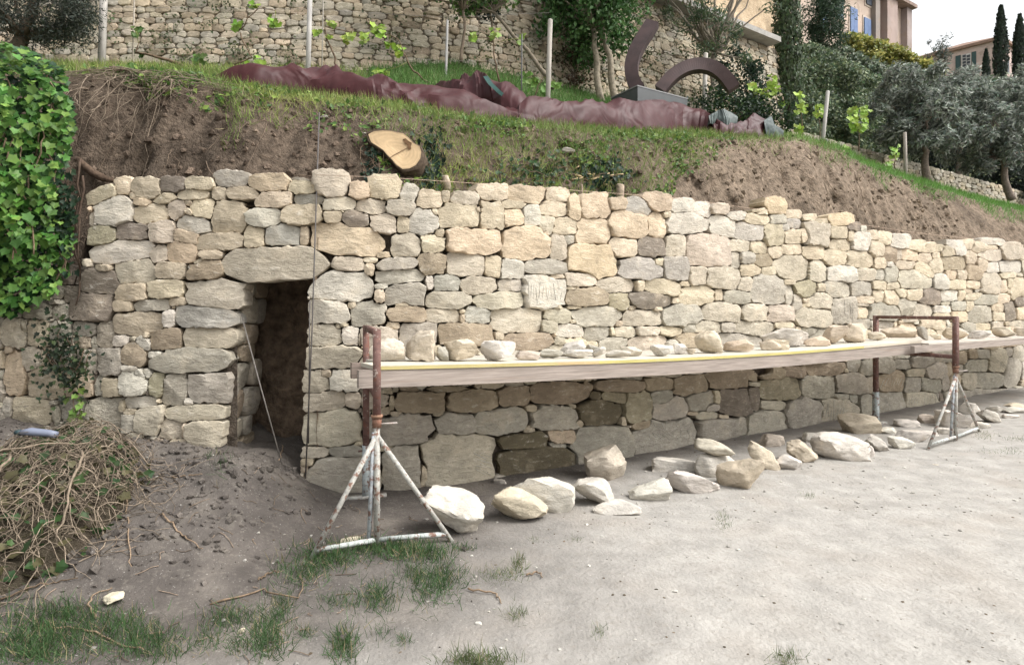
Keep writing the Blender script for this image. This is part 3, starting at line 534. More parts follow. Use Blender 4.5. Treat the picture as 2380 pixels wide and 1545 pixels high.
GS = [('F', 1255, 1010, 1690, 1360, 'w', -32, 'big pale slab tilted on the ground just right of the near trestle'),
 ('G', -60, 985, 330, 1262, 'c', -20, 'cream boulder with a flat white face, second from the near trestle'),
 ('G', 55, 900, 515, 1180, 'w', -12, 'large knobbly pale boulder right behind the flat-faced cream one'),
 ('G', 500, 930, 790, 1140, 'w', -25, 'pitted grey-white stone just below the round pinkish boulder'),
 ('G', 640, 1085, 970, 1205, 'w', 4, 'thin flat white slab lying nearest the open yard'),
 ('G', 580, 712, 875, 978, 'p', 8, 'round pinkish boulder standing close to the wall foot'),
 ('G', 888, 945, 1185, 1115, 'w', 10, 'white angular stone left of the pointed white slab'),
 ('G', 1035, 790, 1350, 905, 'w', -8, 'low flat white stone behind the pointed white slab'),
 ('G', 1130, 870, 1510, 1055, 'w', -12, 'broad pointed white slab in the middle of the row'),
 ('G', 1340, 755, 1635, 940, 'w', -5, 'white block with a grey flat stone lying on it'),
 ('G', 1515, 785, 1800, 1030, 'c', 12, 'blocky tan and cream boulder right of the pointed white slab'),
 ('H', 20, 1095, 230, 1305, 'c', -30, 'cream pyramid-shaped stone behind the tan boulder'),
 ('H', 105, 1040, 280, 1150, 'p', 0, 'round greyish stone behind the cream pyramid-shaped one'),
 ('H', 275, 1080, 505, 1258, 'c', -38, 'oval cream stone leaning down to the right'),
 ('H', 212, 1190, 402, 1308, 'w', -6, 'small bright white block in front of the oval cream stone'),
 ('H', 400, 1045, 640, 1115, 'w', -4, 'long flat white slab half behind the biggest white boulder'),
 ('H', 490, 1045, 830, 1245, 'w', -6, 'biggest white boulder of the far group'),
 ('H', 680, 905, 920, 1060, 'c', -5, 'rounded cream boulder at the back against the wall foot'),
 ('H', 830, 1045, 1005, 1185, 'w', -35, 'pale stone leaning on the biggest white boulder from the right'),
 ('H', 830, 1120, 895, 1218, 'w', 0, 'small white stone tucked against the right end of the biggest boulder'),
 ('H', 915, 1000, 1060, 1062, 'w', -6, 'flat pale stone behind the small block near the far trestle'),
 ('H', 1010, 1060, 1185, 1165, 'w', 0, 'rectangular white block left of the far trestle foot'),
 ('H', 1060, 1015, 1260, 1115, 'w', 0, 'long white stone behind the rectangular block by the far trestle'),
 ('H', 1045, 950, 1220, 1015, 'w', 4, 'flat white stone below the rear post of the far trestle'),
 ('H', 1195, 905, 1310, 990, 'p', 0, 'reddish round stone by the wall left of the far trestle'),
 ('H', 1220, 1020, 1340, 1080, 'w', 0, 'small pale stone at the left leg of the far trestle'),
 ('H', 1330, 1000, 1430, 1065, 'w', 0, 'small white stone between the legs of the far trestle'),
 ('H', 1350, 880, 1530, 1020, 'w', 0, 'tall white block seen through the legs of the far trestle'),
 ('H', 1470, 830, 1625, 930, 'w', 0, 'pale stone behind the right leg of the far trestle'),
 ('H', 1545, 960, 1685, 1025, 'w', -8, 'flat white stone at the right foot of the far trestle'),
 ('H', 1615, 870, 1760, 985, 'w', -25, 'white stone leaning right, just past the far trestle'),
 ('H', 1680, 850, 1780, 915, 'w', -15, 'pale stone close behind the white one leaning right'),
 ('H', 1775, 910, 1890, 955, 'w', 0, 'small flat stone near the right edge of the yard'),
 ('H', 1785, 865, 1960, 918, 'w', 0, 'long flat pale stone at the right edge of the picture'),
 ('H', 1800, 832, 1950, 875, 'c', 0, 'farthest flat cream stone by the wall at the right edge'),
 ('H', 1290, 1250, 1355, 1282, 'c', 0, 'tiny cream pebble alone on the bare yard before the far trestle'),
 ('F', 1750, 935, 1845, 994, 'g', 0, 'small grey stone at the wall foot beside the big squared block'),
 ('E', 755, 838, 828, 890, 'o', 0, 'small round yellowish stone on the heap of torn roots')]
loose(GS, on_ground, 'loose stones on the yard')
slab = [o for o in scene.objects if o.get('label', '').startswith('white block with a grey')][0]
a = Q('G', 1340, 680); b = Q('G', 1605, 775); d = slab.location[1]
V = rock((b[0]-a[0])/F*d, .16, .22, 91, math.radians(-14)); zt_ = max((slab.matrix_world @ v.co).z if False else v.co.z+slab.location[2] for v in slab.data.vertices)
tag(mobj('loose_stone', V+np.array([(a[0]+b[0])/2/1-CX, 0, 0])*[d/F, 0, 0]+[0, d, zt_-.03], ICOF, M_LOOSE, jit('g'), origin=((((a[0]+b[0])/2-CX)/F*d), d, zt_-.03)), 'grey speckled flat stone resting on top of a white block', 'stone', 'loose stones on the yard')
for (x, y, w, h, lab) in ((267, 1400, 42, 50, 'yellowish white flat stone lying on the dark soil lower left'), (560, 1475, 14, 20, 'small white stone in the grass at the bottom'), (815, 1262, 46, 14, 'thin whitish flake on the soil left of the near trestle')):
    p = on_ground(x, y); d = p[1]; V = rock(w/F*d*1.15, max(.035, h/F*d*.5), w/F*d*1.2, int(x)+3, .35); tag(mobj('loose_stone', V+p-[0, 0, .01], ICOF, M_LOOSE, (.60, .54, .41), origin=tuple(p)), lab, 'stone', 'loose stones on the yard')
def on_plat(x, y):
    r = (x-CX)/F
    if x < 2120:
        best = None
        for d in np.linspace(3.5, 9, 500):
            q = np.array([r*d, d])-A0; s = q@ADIR; o = q@ANRM; zt_ = 1.137+sag(s)
            if o < .05: continue
            yy = HY+(CAMZ-zt_)/d*F
            if best is None or abs(yy-y) < best[0]: best = (abs(yy-y), d, zt_, o)
            if o > .45: break
        return np.array([r*best[1], best[1], best[2]])
    best = None
    for d in np.linspace(6, 16, 700):
        q = np.array([r*d, d])-B0; o = q@BN
        if o < .08: continue
        yy = HY+(CAMZ-1.108)/d*F
        if best is None or abs(yy-y) < best[0]: best = (abs(yy-y), d)
        if o > .45: break
    return np.array([r*best[1], best[1], 1.109])
PS = [('B', 905, 1225, 1135, 1390, 'p', 0, 'pinkish boulder on the platform right beside the near trestle post'),
 ('B', 1140, 1168, 1345, 1390, 'c', 0, 'tall cream stone on the platform, second from the near trestle'),
 ('B', 1350, 1285, 1440, 1388, 'g', 0, 'small grey chunk between two cream stones on the platform'),
 ('B', 1405, 1230, 1652, 1390, 'c', 8, 'triangular cream stone on the platform'),
 ('B', 1660, 1240, 1900, 1390, 'w', 0, 'squared white block on the platform'),
 ('C', 105, 1315, 280, 1380, 'p', 0, 'flat pinkish stone on the platform just right of the squared block'),
 ('C', 262, 1305, 440, 1370, 'g', 0, 'flat grey-violet stone on the platform'),
 ('C', 405, 1220, 590, 1340, 'w', 20, 'leaning white stone at the back of the platform'),
 ('C', 435, 1308, 645, 1370, 'w', 0, 'rounded flat white stone lying in front of a leaning one'),
 ('C', 590, 1228, 700, 1310, 'g', -15, 'grey stone behind the leaning white ones on the platform'),
 ('C', 640, 1285, 730, 1365, 'w', 25, 'small pale wedge propped on the platform'),
 ('C', 725, 1312, 900, 1365, 'w', 0, 'long flat pale stone on the middle of the platform'),
 ('C', 830, 1285, 980, 1355, 'h', 0, 'greyish stone behind the long flat pale one on the platform'),
 ('C', 1045, 1272, 1195, 1355, 'w', 0, 'white egg-shaped stone on the platform'),
 ('C', 1198, 1265, 1295, 1340, 'w', 0, 'round white stone right of the egg-shaped one'),
 ('C', 1345, 1172, 1520, 1335, 'c', 0, 'tall cream block on the right half of the platform'),
 ('C', 1285, 1300, 1350, 1340, 'c', 0, 'small flat stone left of the tall cream block'),
 ('C', 1545, 1232, 1748, 1325, 't', 6, 'low tan stone right of the tall cream block'),
 ('C', 1790, 1240, 1940, 1312, 'c', 0, 'low cream stone before a big white one on the platform'),
 ('D', 125, 1235, 300, 1310, 'c', 0, 'cream stone in front of the big white slab on the platform'),
 ('D', 135, 1160, 450, 1290, 'w', 4, 'big white slab at the back of the right platform half'),
 ('D', 410, 1215, 580, 1285, 't', 8, 'flat tan stone on the edge of the platform'),
 ('D', 545, 1135, 690, 1270, 'c', 0, 'tall tan-cream stone near the far end of the platform'),
 ('D', 670, 1120, 845, 1260, 'c', 0, 'largest cream boulder near the far end of the platform'),
 ('D', 850, 1180, 970, 1245, 'c', -8, 'low cream stone after the largest boulder on the platform'),
 ('D', 960, 1150, 1185, 1225, 'c', 0, 'rough cream stone beneath the top bar of the far trestle'),
 ('D', 1195, 1145, 1280, 1245, 'g', -30, 'grey stone leaning at the joint of the two platforms'),
 ('D', 1290, 1200, 1360, 1240, 'c', 0, 'small cream stone on the far board left of the trestle post'),
 ('D', 1375, 1155, 1545, 1240, 't', -6, 'long tan stone behind the far trestle post'),
 ('D', 1560, 1175, 1700, 1235, 'w', 6, 'flat white stone on the far board'),
 ('D', 1710, 1150, 1860, 1230, 'c', -6, 'pinkish cream wedge on the far board'),
 ('D', 1870, 1150, 1960, 1215, 'c', 0, 'last cream stone on the far board at the right edge')]
loose(PS, on_plat, 'loose stones on the platform')
# ------------------------------------------------------------------ back wall, low wall, coping
def rubble(x0, x1, z0, z1, res, wr, hr, keys, seed, lean=0):
    fl = Field(x0, z0, x1, z1, res, limit=1.45); rs = random.Random(seed); z = z0
    while z < z1:
        h = rs.uniform(*hr); u = x0-rs.uniform(0, .2)
        while u < x1:
            w = rs.uniform(*wr)*(1 if rs.random() > .2 else .55)
            if rs.random() < .25 and h > sum(hr)/2:
                fl.add(dict(c=(u+w, z+h*.5), hw=w, hh=h*.5, a=rs.uniform(-.08, .08), p=3.4, k=rs.choice(keys), w=0)); fl.add(dict(c=(u+w*.9, z+h*1.5), hw=w, hh=h*.48, a=rs.uniform(-.08, .08), p=3.4, k=rs.choice(keys), w=0))
            else: fl.add(dict(c=(u+w, z+h+rs.uniform(-.25, .25)*h), hw=w, hh=h*rs.uniform(.85, 1.2), a=rs.uniform(-.1, .1), p=rs.uniform(3.5, 8), k=rs.choice(keys), w=0))
            u += 2*w
        z += 2*h
    return fl.outlines(16, res*.25)
def bw_map(u, z, o):
    s = dBW(u); k = 1/np.sqrt(1+s*s); o = np.asarray(o)+.12*(6-np.asarray(z)); return np.stack([u+o*s*k, BW(u)-o*k, np.asarray(z)+0*u], -1)
wb = empty('terrace_wall', (0, float(BW(0)), 5.6), 'tall old rubble wall across the back of the terrace', 'wall')
st_b = rubble(-11.5, 7.2, 5.0, 8.4, .016, (.07, .19), (.04, .08), 'chhgtcnhc', 3)
vis = lambda q: 0 if (HY-F*(q[0]['c'][1]-CAMZ)/BW(q[0]['c'][0]) < -15) else 1
st_b = sorted(st_b, key=lambda q: -(q[4].mean()+vis(q)))
for q in st_b: q[4][:] = q[4]+10*vis(q)          # visible ones first when the 300 biggest are chosen
def build_rubble(root, st, mapf, mat, b0, fr=(1, .93, .6), limit=300):
    rest = MT()
    for i, (sd, ox, oy, th, r) in enumerate(st):
        V, f = stone_geo(ox, oy, sd['c'], mapf, .1, i+77, fr=fr, back=.14, bulge=b0*random.uniform(.7, 1.3), proud=random.uniform(-.012, .015), rough=.6)
        if i < limit: mobj('stone', V, f, mat, jit(sd['k'], .16)*.88, root).data.set_sharp_from_angle(angle=.75)
        else: rest.add(V, f, jit(sd['k'], .16)*.88)
    if rest.n: tag(rest.build('small_stones', mat, root), kind='stuff')
M_FAR = stone_mat('old_rubble_limestone', .4, .5, .3)
build_rubble(wb, st_b, bw_map, M_FAR, .015)
m = MB(); us = np.linspace(-11.6, 7.2, 40); a_ = bw_map(us, np.full(40, 4.9), np.full(40, -.035)); b_ = bw_map(us, np.full(40, 8.42), np.full(40, -.035))
m.add(np.concatenate([a_, b_]), [(i, i+1, 41+i, 40+i) for i in range(39)], (.27, .23, .18)); m.build('earth_core', M_EARTH, wb)
M_CONC = simple('weathered_concrete', .9, 8, .75, 1.15, 50, .3, .01, .2, spots=[(4, .5, .7, .4, (.18, .165, .14))])
cp = MB(); us = np.linspace(2.2, 6.9, 20)
for z_, o_ in ((8.40, .05), (8.40, -.3), (8.53, .05), (8.53, -.3)): cp.v.append(bw_map(us, np.full(20, z_), np.full(20, o_+.12*(z_-6)))); cp.c.append(np.tile((.36, .345, .32), (20, 1))); cp.n += 20
for i in range(19): cp.f += [(i, i+1, 41+i, 40+i), (40+i, 41+i, 61+i, 60+i), (20+i, 60+i, 61+i, 21+i), (i, 20+i, 21+i, i+1)]
cp.f += [(0, 40, 60, 20), (19, 39, 79, 59)]
cp.build('coping', M_CONC, wb, smooth=False)
def lw(u): return 10.5+.64*u
def lw_map(u, z, o): k = 1/math.hypot(1, .64); o = np.asarray(o); return np.stack([u+o*.64*k, lw(np.asarray(u))-o*k, np.asarray(z)+0*u], -1)
wl_ = empty('low_stone_wall', (12, lw(12), 4.9), 'low dry stone wall descending below the hedge on the right', 'wall')
st_l = rubble(6.4, 26, 4.85, 5.93, .018, (.09, .22), (.035, .065), 'cchhwg', 9)
st_l = sorted(st_l, key=lambda q: q[0]['c'][0]-(q[0]['c'][1] > 5.35)*100); build_rubble(wl_, st_l, lw_map, M_FAR, .022)
m = MB(); us = np.linspace(6.4, 26, 30); a_ = lw_map(us, np.full(30, 4.6), np.full(30, -.04)); b_ = lw_map(us, np.full(30, 5.92), np.full(30, -.04)); c_ = lw_map(us, np.full(30, 5.92), np.full(30, -.5))
m.add(np.concatenate([a_, b_, c_]), [(i, i+1, 31+i, 30+i) for i in range(29)]+[(30+i, 31+i, 61+i, 60+i) for i in range(29)], (.24, .205, .16)); m.build('earth_core', M_EARTH, wl_)
# rock face above the coping
gx = np.linspace(1.5, 8.9, 60); gz = np.linspace(8.3, 17, 40); RX, RZ = np.meshgrid(gx, gz); RY = BW(RX)+2.8+(RZ-8.3)*.18
RP = np.stack([RX, RY, RZ], -1); RP[..., 1] -= 1.1*fbm(RP*.8, 4)+.3*fbm(RP*3, 3)
rf = mobj('rock_face', RP.reshape(-1, 3), np.array([(i*60+j, i*60+j+1, (i+1)*60+j+1, (i+1)*60+j) for i in range(39) for j in range(59)]), M_FAR, (.47, .36, .24)); tag(rf, kind='structure')
# hillside under the village
hx = np.linspace(-30, 160, 60); ht = np.concatenate([np.linspace(.3, 6, 8), np.linspace(8, 60, 14)]); HX, HT = np.meshgrid(hx, ht)
HYY = np.maximum(10.5+.64*HX, np.where(HX < 9.5, BW(np.minimum(HX, 9.5))+.5, 0))+HT/.842; HZ = np.where(HX < 8.5, 8.3, 5.6)+.86*HT*np.clip(HT/6, .4, 1)
tag(mobj('hillside', np.stack([HX, HYY, HZ], -1).reshape(-1, 3), np.array([(i*60+j, i*60+j+1, (i+1)*60+j+1, (i+1)*60+j) for i in range(len(ht)-1) for j in range(59)]), M_EARTH, (.07, .085, .035)), kind='structure')
# ------------------------------------------------------------------ foliage helpers
DIAM = (np.array([(0, 0, 0), (.32, .45, .07), (0, 1, 0), (-.32, .45, .07)]), np.array([(0, 1, 2), (0, 2, 3)]))
NARROW = (np.array([(0, 0, 0), (.13, .5, .03), (0, 1, 0), (-.13, .5, .03)]), np.array([(0, 1, 2), (0, 2, 3)]))
_iv = [(0, 0, 0), (0, .45, -.05), (.38, -.10, .05), (.36, .16, .04), (.54, .40, .08), (.29, .60, .03), (0, .96, -.03), (-.38, -.10, .05), (-.36, .16, .04), (-.54, .40, .08), (-.29, .60, .03)]
IVY = (np.array(_iv), np.array([(1, 0, 2), (1, 2, 3), (1, 3, 4), (1, 4, 5), (1, 5, 6), (1, 6, 10), (1, 10, 9), (1, 9, 8), (1, 8, 7), (1, 7, 0)]))
BLADE = (np.array([(-.022, 0, 0), (.022, 0, 0), (.017, .55, .06), (-.017, .55, .06), (0, 1, .22)]), np.array([(0, 1, 2), (0, 2, 3), (3, 2, 4)]))
def scatter(P, N, S, tm, rng, D=None, tilt=.5):
    """templates at P, template normal about N, template y axis about D (random when None)"""
    n = len(P); N = N+rng.normal(size=(n, 3))*tilt; N /= np.linalg.norm(N, axis=1)[:, None]+1e-9
    D = rng.normal(size=(n, 3)) if D is None else D+rng.normal(size=(n, 3))*tilt*.8
    Y = D-(D*N).sum(1)[:, None]*N; Y /= np.linalg.norm(Y, axis=1)[:, None]+1e-9; X = np.cross(Y, N)
    v, t = tm; S = np.broadcast_to(S, (n,))
    V = P[:, None]+S[:, None, None]*(v[None, :, 0, None]*X[:, None]+v[None, :, 1, None]*Y[:, None]+v[None, :, 2, None]*N[:, None])
    T = (t[None]+(np.arange(n)*len(v))[:, None, None]).reshape(-1, 3); return V.reshape(-1, 3), T, len(v)
def leafcol(n, k, base, var=.3, hue=.12, rng=RNG, alt=None, palt=.3):
    c = np.array(base)[None]*(1+rng.uniform(-var, var, (n, 1)))*(1+rng.uniform(-hue, hue, (n, 3)))
    if alt is not None: m = rng.random(n) < palt; c[m] = np.array(alt)[None]*(1+rng.uniform(-var, var, (m.sum(), 1)))
    return np.repeat(np.clip(c, .004, .9), k, 0)
def foliage(name, P, N, S, tm, base, mat, parent=None, rng=RNG, D=None, tilt=.5, var=.35, alt=None, palt=.3, stuff=True):
    V, T, k = scatter(P, N, S, tm, rng, D, tilt); o = mobj(name, V, T, mat, leafcol(len(P), k, base, var, rng=rng, alt=alt, palt=palt), parent, smooth=False)
    if stuff: o['kind'] = 'stuff'
    return o
def clump_pts(centers, radii, n, rng, flat=1.):
    c = rng.integers(0, len(centers), n); d = rng.normal(size=(n, 3)); d /= np.linalg.norm(d, axis=1)[:, None]
    r = np.array(radii)[c]*rng.random(n)**.45; P = np.array(centers)[c]+d*r[:, None]*np.array([1, 1, flat]); return P, d+np.array([0, 0, .5])
def ellipsoid_clumps(c, r, n, rng, shell=.6):
    d = rng.normal(size=(n, 3)); d /= np.linalg.norm(d, axis=1)[:, None]; return np.array(c)+d*np.array(r)*(shell+(1-shell)*rng.random((n, 1)))
def wig(a, b, n, am, rng):
    a, b = np.array(a, float), np.array(b, float); t = np.linspace(0, 1, n)[:, None]; L = np.linalg.norm(b-a)
    w = np.cumsum(rng.normal(size=(n, 3)), 0); w -= w[0]+(w[-1]-w[0])*t; return a+(b-a)*t+w*am*L/math.sqrt(n)
def tree(name, label, cat, base, crown, rad, nclump, crad, nleaf, size, tm, col, rng_seed, trunk_r=.07, group=None, alt=None, barkc=(.17, .135, .10), trunks=None, tilt=.6, flat=1., shell=.5, trans=None, var=.35, limbs=12):
    rng = np.random.default_rng(rng_seed); r = empty(name, tuple(base), label, cat, group)
    C = ellipsoid_clumps(crown, rad, nclump, rng, shell); m = MB()
    for tb in (trunks or [base]):
        tb = np.array(tb, float); fork = tb+(np.array(crown)-tb)*.55+rng.normal(size=3)*.05
        P = wig(tb-[0, 0, .25], fork, 9, .06, rng); m.tube(P, np.linspace(trunk_r*1.2, trunk_r*.75, 9), 9, barkc)
        for i in rng.choice(nclump, min(limbs, nclump), replace=False): m.tube(wig(fork, C[i], 7, .1, rng), np.linspace(trunk_r*.5, .006, 7), 6, barkc)
    m.build('trunk', M_BARK, r)
    P, N = clump_pts(C, crad*rng.uniform(.6, 1.3, nclump), nleaf, rng, flat); foliage('crown', P, N, size*rng.uniform(.6, 1.35, nleaf), tm, col, M_LEAF, r, rng, tilt=tilt, alt=alt, var=var); return r
def cypress(label, base, h, rr, nleaf, size, seed, col=(.06, .09, .042), group=None):
    rng = np.random.default_rng(seed); r = empty('cypress', tuple(base), label, 'tree', group); base = np.array(base, float)
    m = MB(); m.tube([base-[0, 0, .3], base+[0, 0, h*.9]], [rr*.2, .01], 7, (.1, .08, .06)); m.build('trunk', M_BARK, r)
    z = rng.random(nleaf)**.85; prof = np.interp(z, [0, .06, .25, .6, .9, 1], [.5, .85, 1, .8, .32, .02]); a = rng.random(nleaf)*2*np.pi
    k = (1+.18*fbm(np.stack([np.cos(a)*2, np.sin(a)*2, z*h/rr*.8+seed], -1), 2)*2)*rng.random(nleaf)**.22
    d = np.stack([np.cos(a), np.sin(a), 0*a], -1); P = base+d*(prof*k*rr)[:, None]+np.stack([0*z, 0*z, z*h], -1)
    foliage('crown', P, d, size*rng.uniform(.6, 1.3, nleaf), DIAM, col, M_LEAF, r, rng, D=d*.5+[0, 0, 1.], tilt=.35); return r
def slab_foliage(name, label, cat, poly, d0, dd, n, size, col, seed, bumps=1.0, alt=None, slope=0., palt=.3, tm=DIAM, group=None, var=.35):
    """a hedge: leaves through a thick, lumpy body whose outline is poly in the picture at distance d0"""
    rng = np.random.default_rng(seed); poly = np.array(poly, float); fn = pip(poly); P = []
    lo, hi = poly.min(0), poly.max(0)
    while len(P) < n:
        q = lo+(hi-lo)*rng.random((n, 2)); q = q[fn(q[:, 0], q[:, 1])]; P += list(q)
    q = np.array(P[:n]); b = fbm(np.stack([q[:, 0]/40*bumps, q[:, 1]/40*bumps, q[:, 0]*0+seed], -1), 3)
    q = q+rng.normal(size=q.shape)*3
    d = d0+slope*(q[:, 0]-lo[0])-b*dd*1.6+dd*rng.random(n)**2*.9; X = np.stack([(q[:, 0]-CX)/F*d, d, CAMZ-(q[:, 1]-HY)/F*d], -1)
    base = X.mean(0); base[2] = X[:, 2].min(); r = empty(name, tuple(base), label, cat, group)
    foliage('foliage', X, np.tile([0, -.8, .6], (n, 1)), size*rng.uniform(.6, 1.3, n), tm, col, M_LEAF, r, rng, tilt=.8, alt=alt, palt=palt, var=var)
    m = MB()
    for i in range(10): k = rng.integers(0, n); m.tube(wig([X[k, 0], X[k, 1]+dd*.3, base[2]-.4], X[k], 6, .1, rng), .02, 5, (.12, .1, .08))
    m.build('stems', M_BARK, r); return r
# ------------------------------------------------------------------ tarpaulins
def tarp_mat():
    m, t, b = nt('plastic_tarpaulin'); P = coords(t); c = mixc(t, 1, attr(t), mrange(t, noise(t, P, 5, 3), .3, .7, .8, 1.15), 'MULTIPLY')
    t.links.new(c, b.inputs['Base Color']); b.inputs['Roughness'].default_value = .48; b.inputs['Specular IOR Level'].default_value = .22
    n1 = bump(t, b, noise(t, P, 2.4, 2, .5, 1.0), .5, .10); bump(t, b, noise(t, P, 22, 2, .5), .12, .006, n1); return m
M_TARP = tarp_mat()
def tarp(name, label, st, col, seed, depth=1.0, parent=None, fold=1.0, twist=3.0, back=0.0):
    st = np.array(st, float); n, k = 130, 26; s = np.linspace(0, 1, n); l = (st[:, 0]-st[0, 0])/(st[-1, 0]-st[0, 0])
    x, yt, yb = [np.interp(s, l, st[:, i]) for i in range(3)]
    for a in (x, yt, yb): a[1:-1] = (a[:-2]+2*a[1:-1]+a[2:])/4
    base = np.array([on_bank(x[i], yb[i]) for i in range(n)]); dd = np.convolve(np.pad(base[:, 1], 10, 'edge'), np.ones(21)/21, 'valid')+back
    V = []
    for i in range(n):
        d = dd[i]; p = px(x[i], yb[i]+2, d); h0 = (yb[i]-yt[i])/F*d; hd = (h0*.7+.03)*depth; h = max(CAMZ-(yt[i]-HY)/F*(d+hd)-p[2]+.02, .012); ph = np.linspace(-.25, np.pi+.25, k)
        L = s[i]*np.linalg.norm(base[-1]-base[0]); q = np.stack([L*2.6+ph*.9+seed*5.1, ph*.55-L*.6, np.full(k, seed*1.7)], -1); q2 = np.stack([L*5.5-ph*1.3+seed, ph*1.2+L, np.full(k, seed*2.3)], -1)
        f1 = np.abs(vn(q)-.5)*2; f2 = np.abs(vn(q2)-.5)*2; r = 1.12-fold*(.28*f1+.15*f2)
        V.append(np.stack([p[0]-.10*h*np.sin(ph*2+s[i]*9), p[1]+hd-np.cos(ph)*hd*r, p[2]-.02+np.maximum(np.sin(ph), -.25)**1*h*r*1.02], -1))
    V = np.array(V).reshape(-1, 3); f = [(i*k+j, i*k+j+1, (i+1)*k+j+1, (i+1)*k+j) for i in range(n-1) for j in range(k-1)]+[tuple(range(k)), tuple((n-1)*k+j for j in range(k))[::-1]]
    if parent is None: o = mobj(name, V, f, M_TARP, col, origin=tuple(V[n//2*k])); o.data.set_sharp_from_angle(angle=.42); return tag(o, label, 'tarpaulin', 'tarpaulins along the crest of the bank')
    return mobj(name, V, f, M_TARP, col, parent)
MAR = (.054, .0145, .0155)
tarp('tarpaulin', 'long maroon tarpaulin roll lying on the left half of the grass crest', [(500, 177, 184), (540, 158, 200), (600, 152, 208), (680, 155, 217), (760, 160, 226), (850, 178, 237), (950, 193, 250), (1050, 212, 268), (1150, 240, 280), (1206, 258, 287)], MAR, 3)
lump = tarp('tarpaulin', 'bunched maroon tarpaulin heap tied with a green strap in the middle', [(1002, 204, 216), (1036, 188, 240), (1083, 178, 256), (1144, 173, 270), (1181, 182, 282), (1205, 208, 289), (1226, 246, 291)], (.054, .016, .018), 8, 1.1, fold=1.35, back=.15, twist=2)
tarp('tarpaulin', 'long maroon tarpaulin roll on the right half of the grass crest', [(1212, 246, 288), (1230, 232, 289), (1290, 236, 293), (1340, 239, 297), (1400, 240, 303), (1500, 239, 308), (1580, 247, 309), (1640, 264, 310), (1692, 296, 312)], MAR, 15, .85, fold=.8)
endt = tarp('tarpaulin', 'small crumpled maroon tarpaulin end with grey-green flaps at right', [(1664, 292, 311), (1700, 281, 311), (1740, 286, 311), (1766, 270, 311), (1795, 282, 311), (1820, 300, 312)], (.050, .015, .0165), 22, 1.0, fold=1.4)
tarp('flap', None, [(1650, 270, 278), (1668, 258, 279), (1690, 254, 279), (1714, 270, 280)], (.08, .10, .095), 5, .8, endt, 1.4, back=.12)
tarp('flap', None, [(1780, 279, 300), (1795, 268, 306), (1808, 286, 310), (1822, 304, 312)], (.06, .08, .078), 6, .5, endt, 1.2, back=-.06)
m = MB(); sp = [px(1128, 178, 8.0), px(1140, 196, 7.78), px(1160, 215, 7.70), px(1190, 240, 7.72), px(1212, 255, 7.76), px(1204, 280, 7.72)]
sp = np.array(sp); sv = np.concatenate([sp+[-.03, 0, .0], sp+[.03, 0, .01]]); m.add(sv, [(i, i+1, 7+i, 6+i) for i in range(5)], (.035, .085, .075)); m.build('strap', M_TARP, lump)
# ------------------------------------------------------------------ sculpture on its plinth
M_CORTEN = simple('weathering_steel', .7, 6, .75, 1.25, 50, .3, .003, .35, spots=[(3, .5, .7, .4, (.075, .042, .038))])
M_PLINTH = simple('dark_painted_steel', .45, 5, .85, 1.15, 40, .1, .002, .4)
pc = np.array([1.977, 9.6]); e1, e2 = np.array([-.32, .54]), np.array([.948, .59]); cz = 5.02
pb = empty('plinth', (pc[0]+.3, pc[1]+.5, 4.4), 'dark grey metal plinth half hidden behind the tarpaulin', 'plinth')
m = MB(); c4 = [pc, pc+e2, pc+e1+e2, pc+e1]; m.add([(*q, z) for z in (4.1, cz) for q in c4], [(0, 1, 5, 4), (1, 2, 6, 5), (2, 3, 7, 6), (3, 0, 4, 7), (3, 2, 1, 0)], (.055, .060, .062)); m.build('casing', M_PLINTH, pb, smooth=False)
m = MB(); c5 = [q+(q-(pc+(e1+e2)/2))*.02 for q in c4]; m.add([(*q, z) for z in (cz, cz+.018) for q in c5], [(0, 1, 5, 4), (1, 2, 6, 5), (2, 3, 7, 6), (3, 0, 4, 7), (3, 2, 1, 0), (4, 5, 6, 7)], (.20, .20, .20)); m.build('top_plate', M_PLINTH, pb, smooth=False)
def curved_bar(parent, pts, d0, d1, wpx, col):
    P = np.array([Q('U', *q) for q in pts]); t = np.linspace(0, 1, len(P)); tt = np.linspace(0, 1, 40)
    cf = [np.polyfit(t, P[:, i], min(5, len(P)-1)) for i in (0, 1)]; x, y = [np.polyval(c, tt) for c in cf]
    d = np.linspace(d0, d1, 40); C = np.stack([(x-CX)/F*d, d, CAMZ-(y-HY)/F*d], -1); T_ = np.gradient(C, axis=0); T_ /= np.linalg.norm(T_, axis=1)[:, None]
    dep = np.array([.28, .96, 0.]); dep /= np.linalg.norm(dep); nr = np.cross(T_, dep); nr /= np.linalg.norm(nr, axis=1)[:, None]; w = wpx*.337/F*10.2/2
    V = np.concatenate([C+nr*w*a+dep*w*b for a, b in ((-1, -1), (1, -1), (1, 1), (-1, 1))]); n = 40
    f = [(j*n+i, j*n+i+1, ((j+1) % 4)*n+i+1, ((j+1) % 4)*n+i) for j in range(4) for i in range(n-1)]+[(0, n, 2*n, 3*n), (4*n-1, 3*n-1, 2*n-1, n-1)]
    o = mobj('curved_bar', V, f, M_CORTEN, col, parent, smooth=False); return o
sc_ = empty('steel_sculpture', (2.35, 10.15, cz+.02), 'rust brown sculpture of two curved square steel bars on the plinth', 'sculpture')
curved_bar(sc_, [(1052, 160), (1005, 240), (950, 330), (916, 420), (908, 500), (925, 570), (960, 625)], 10.2, 10.1, 88, (.060, .040, .040))
curved_bar(sc_, [(1105, 625), (1165, 555), (1235, 497), (1315, 462), (1400, 455), (1480, 478), (1550, 535), (1612, 618)], 10.15, 10.3, 82, (.064, .042, .041))
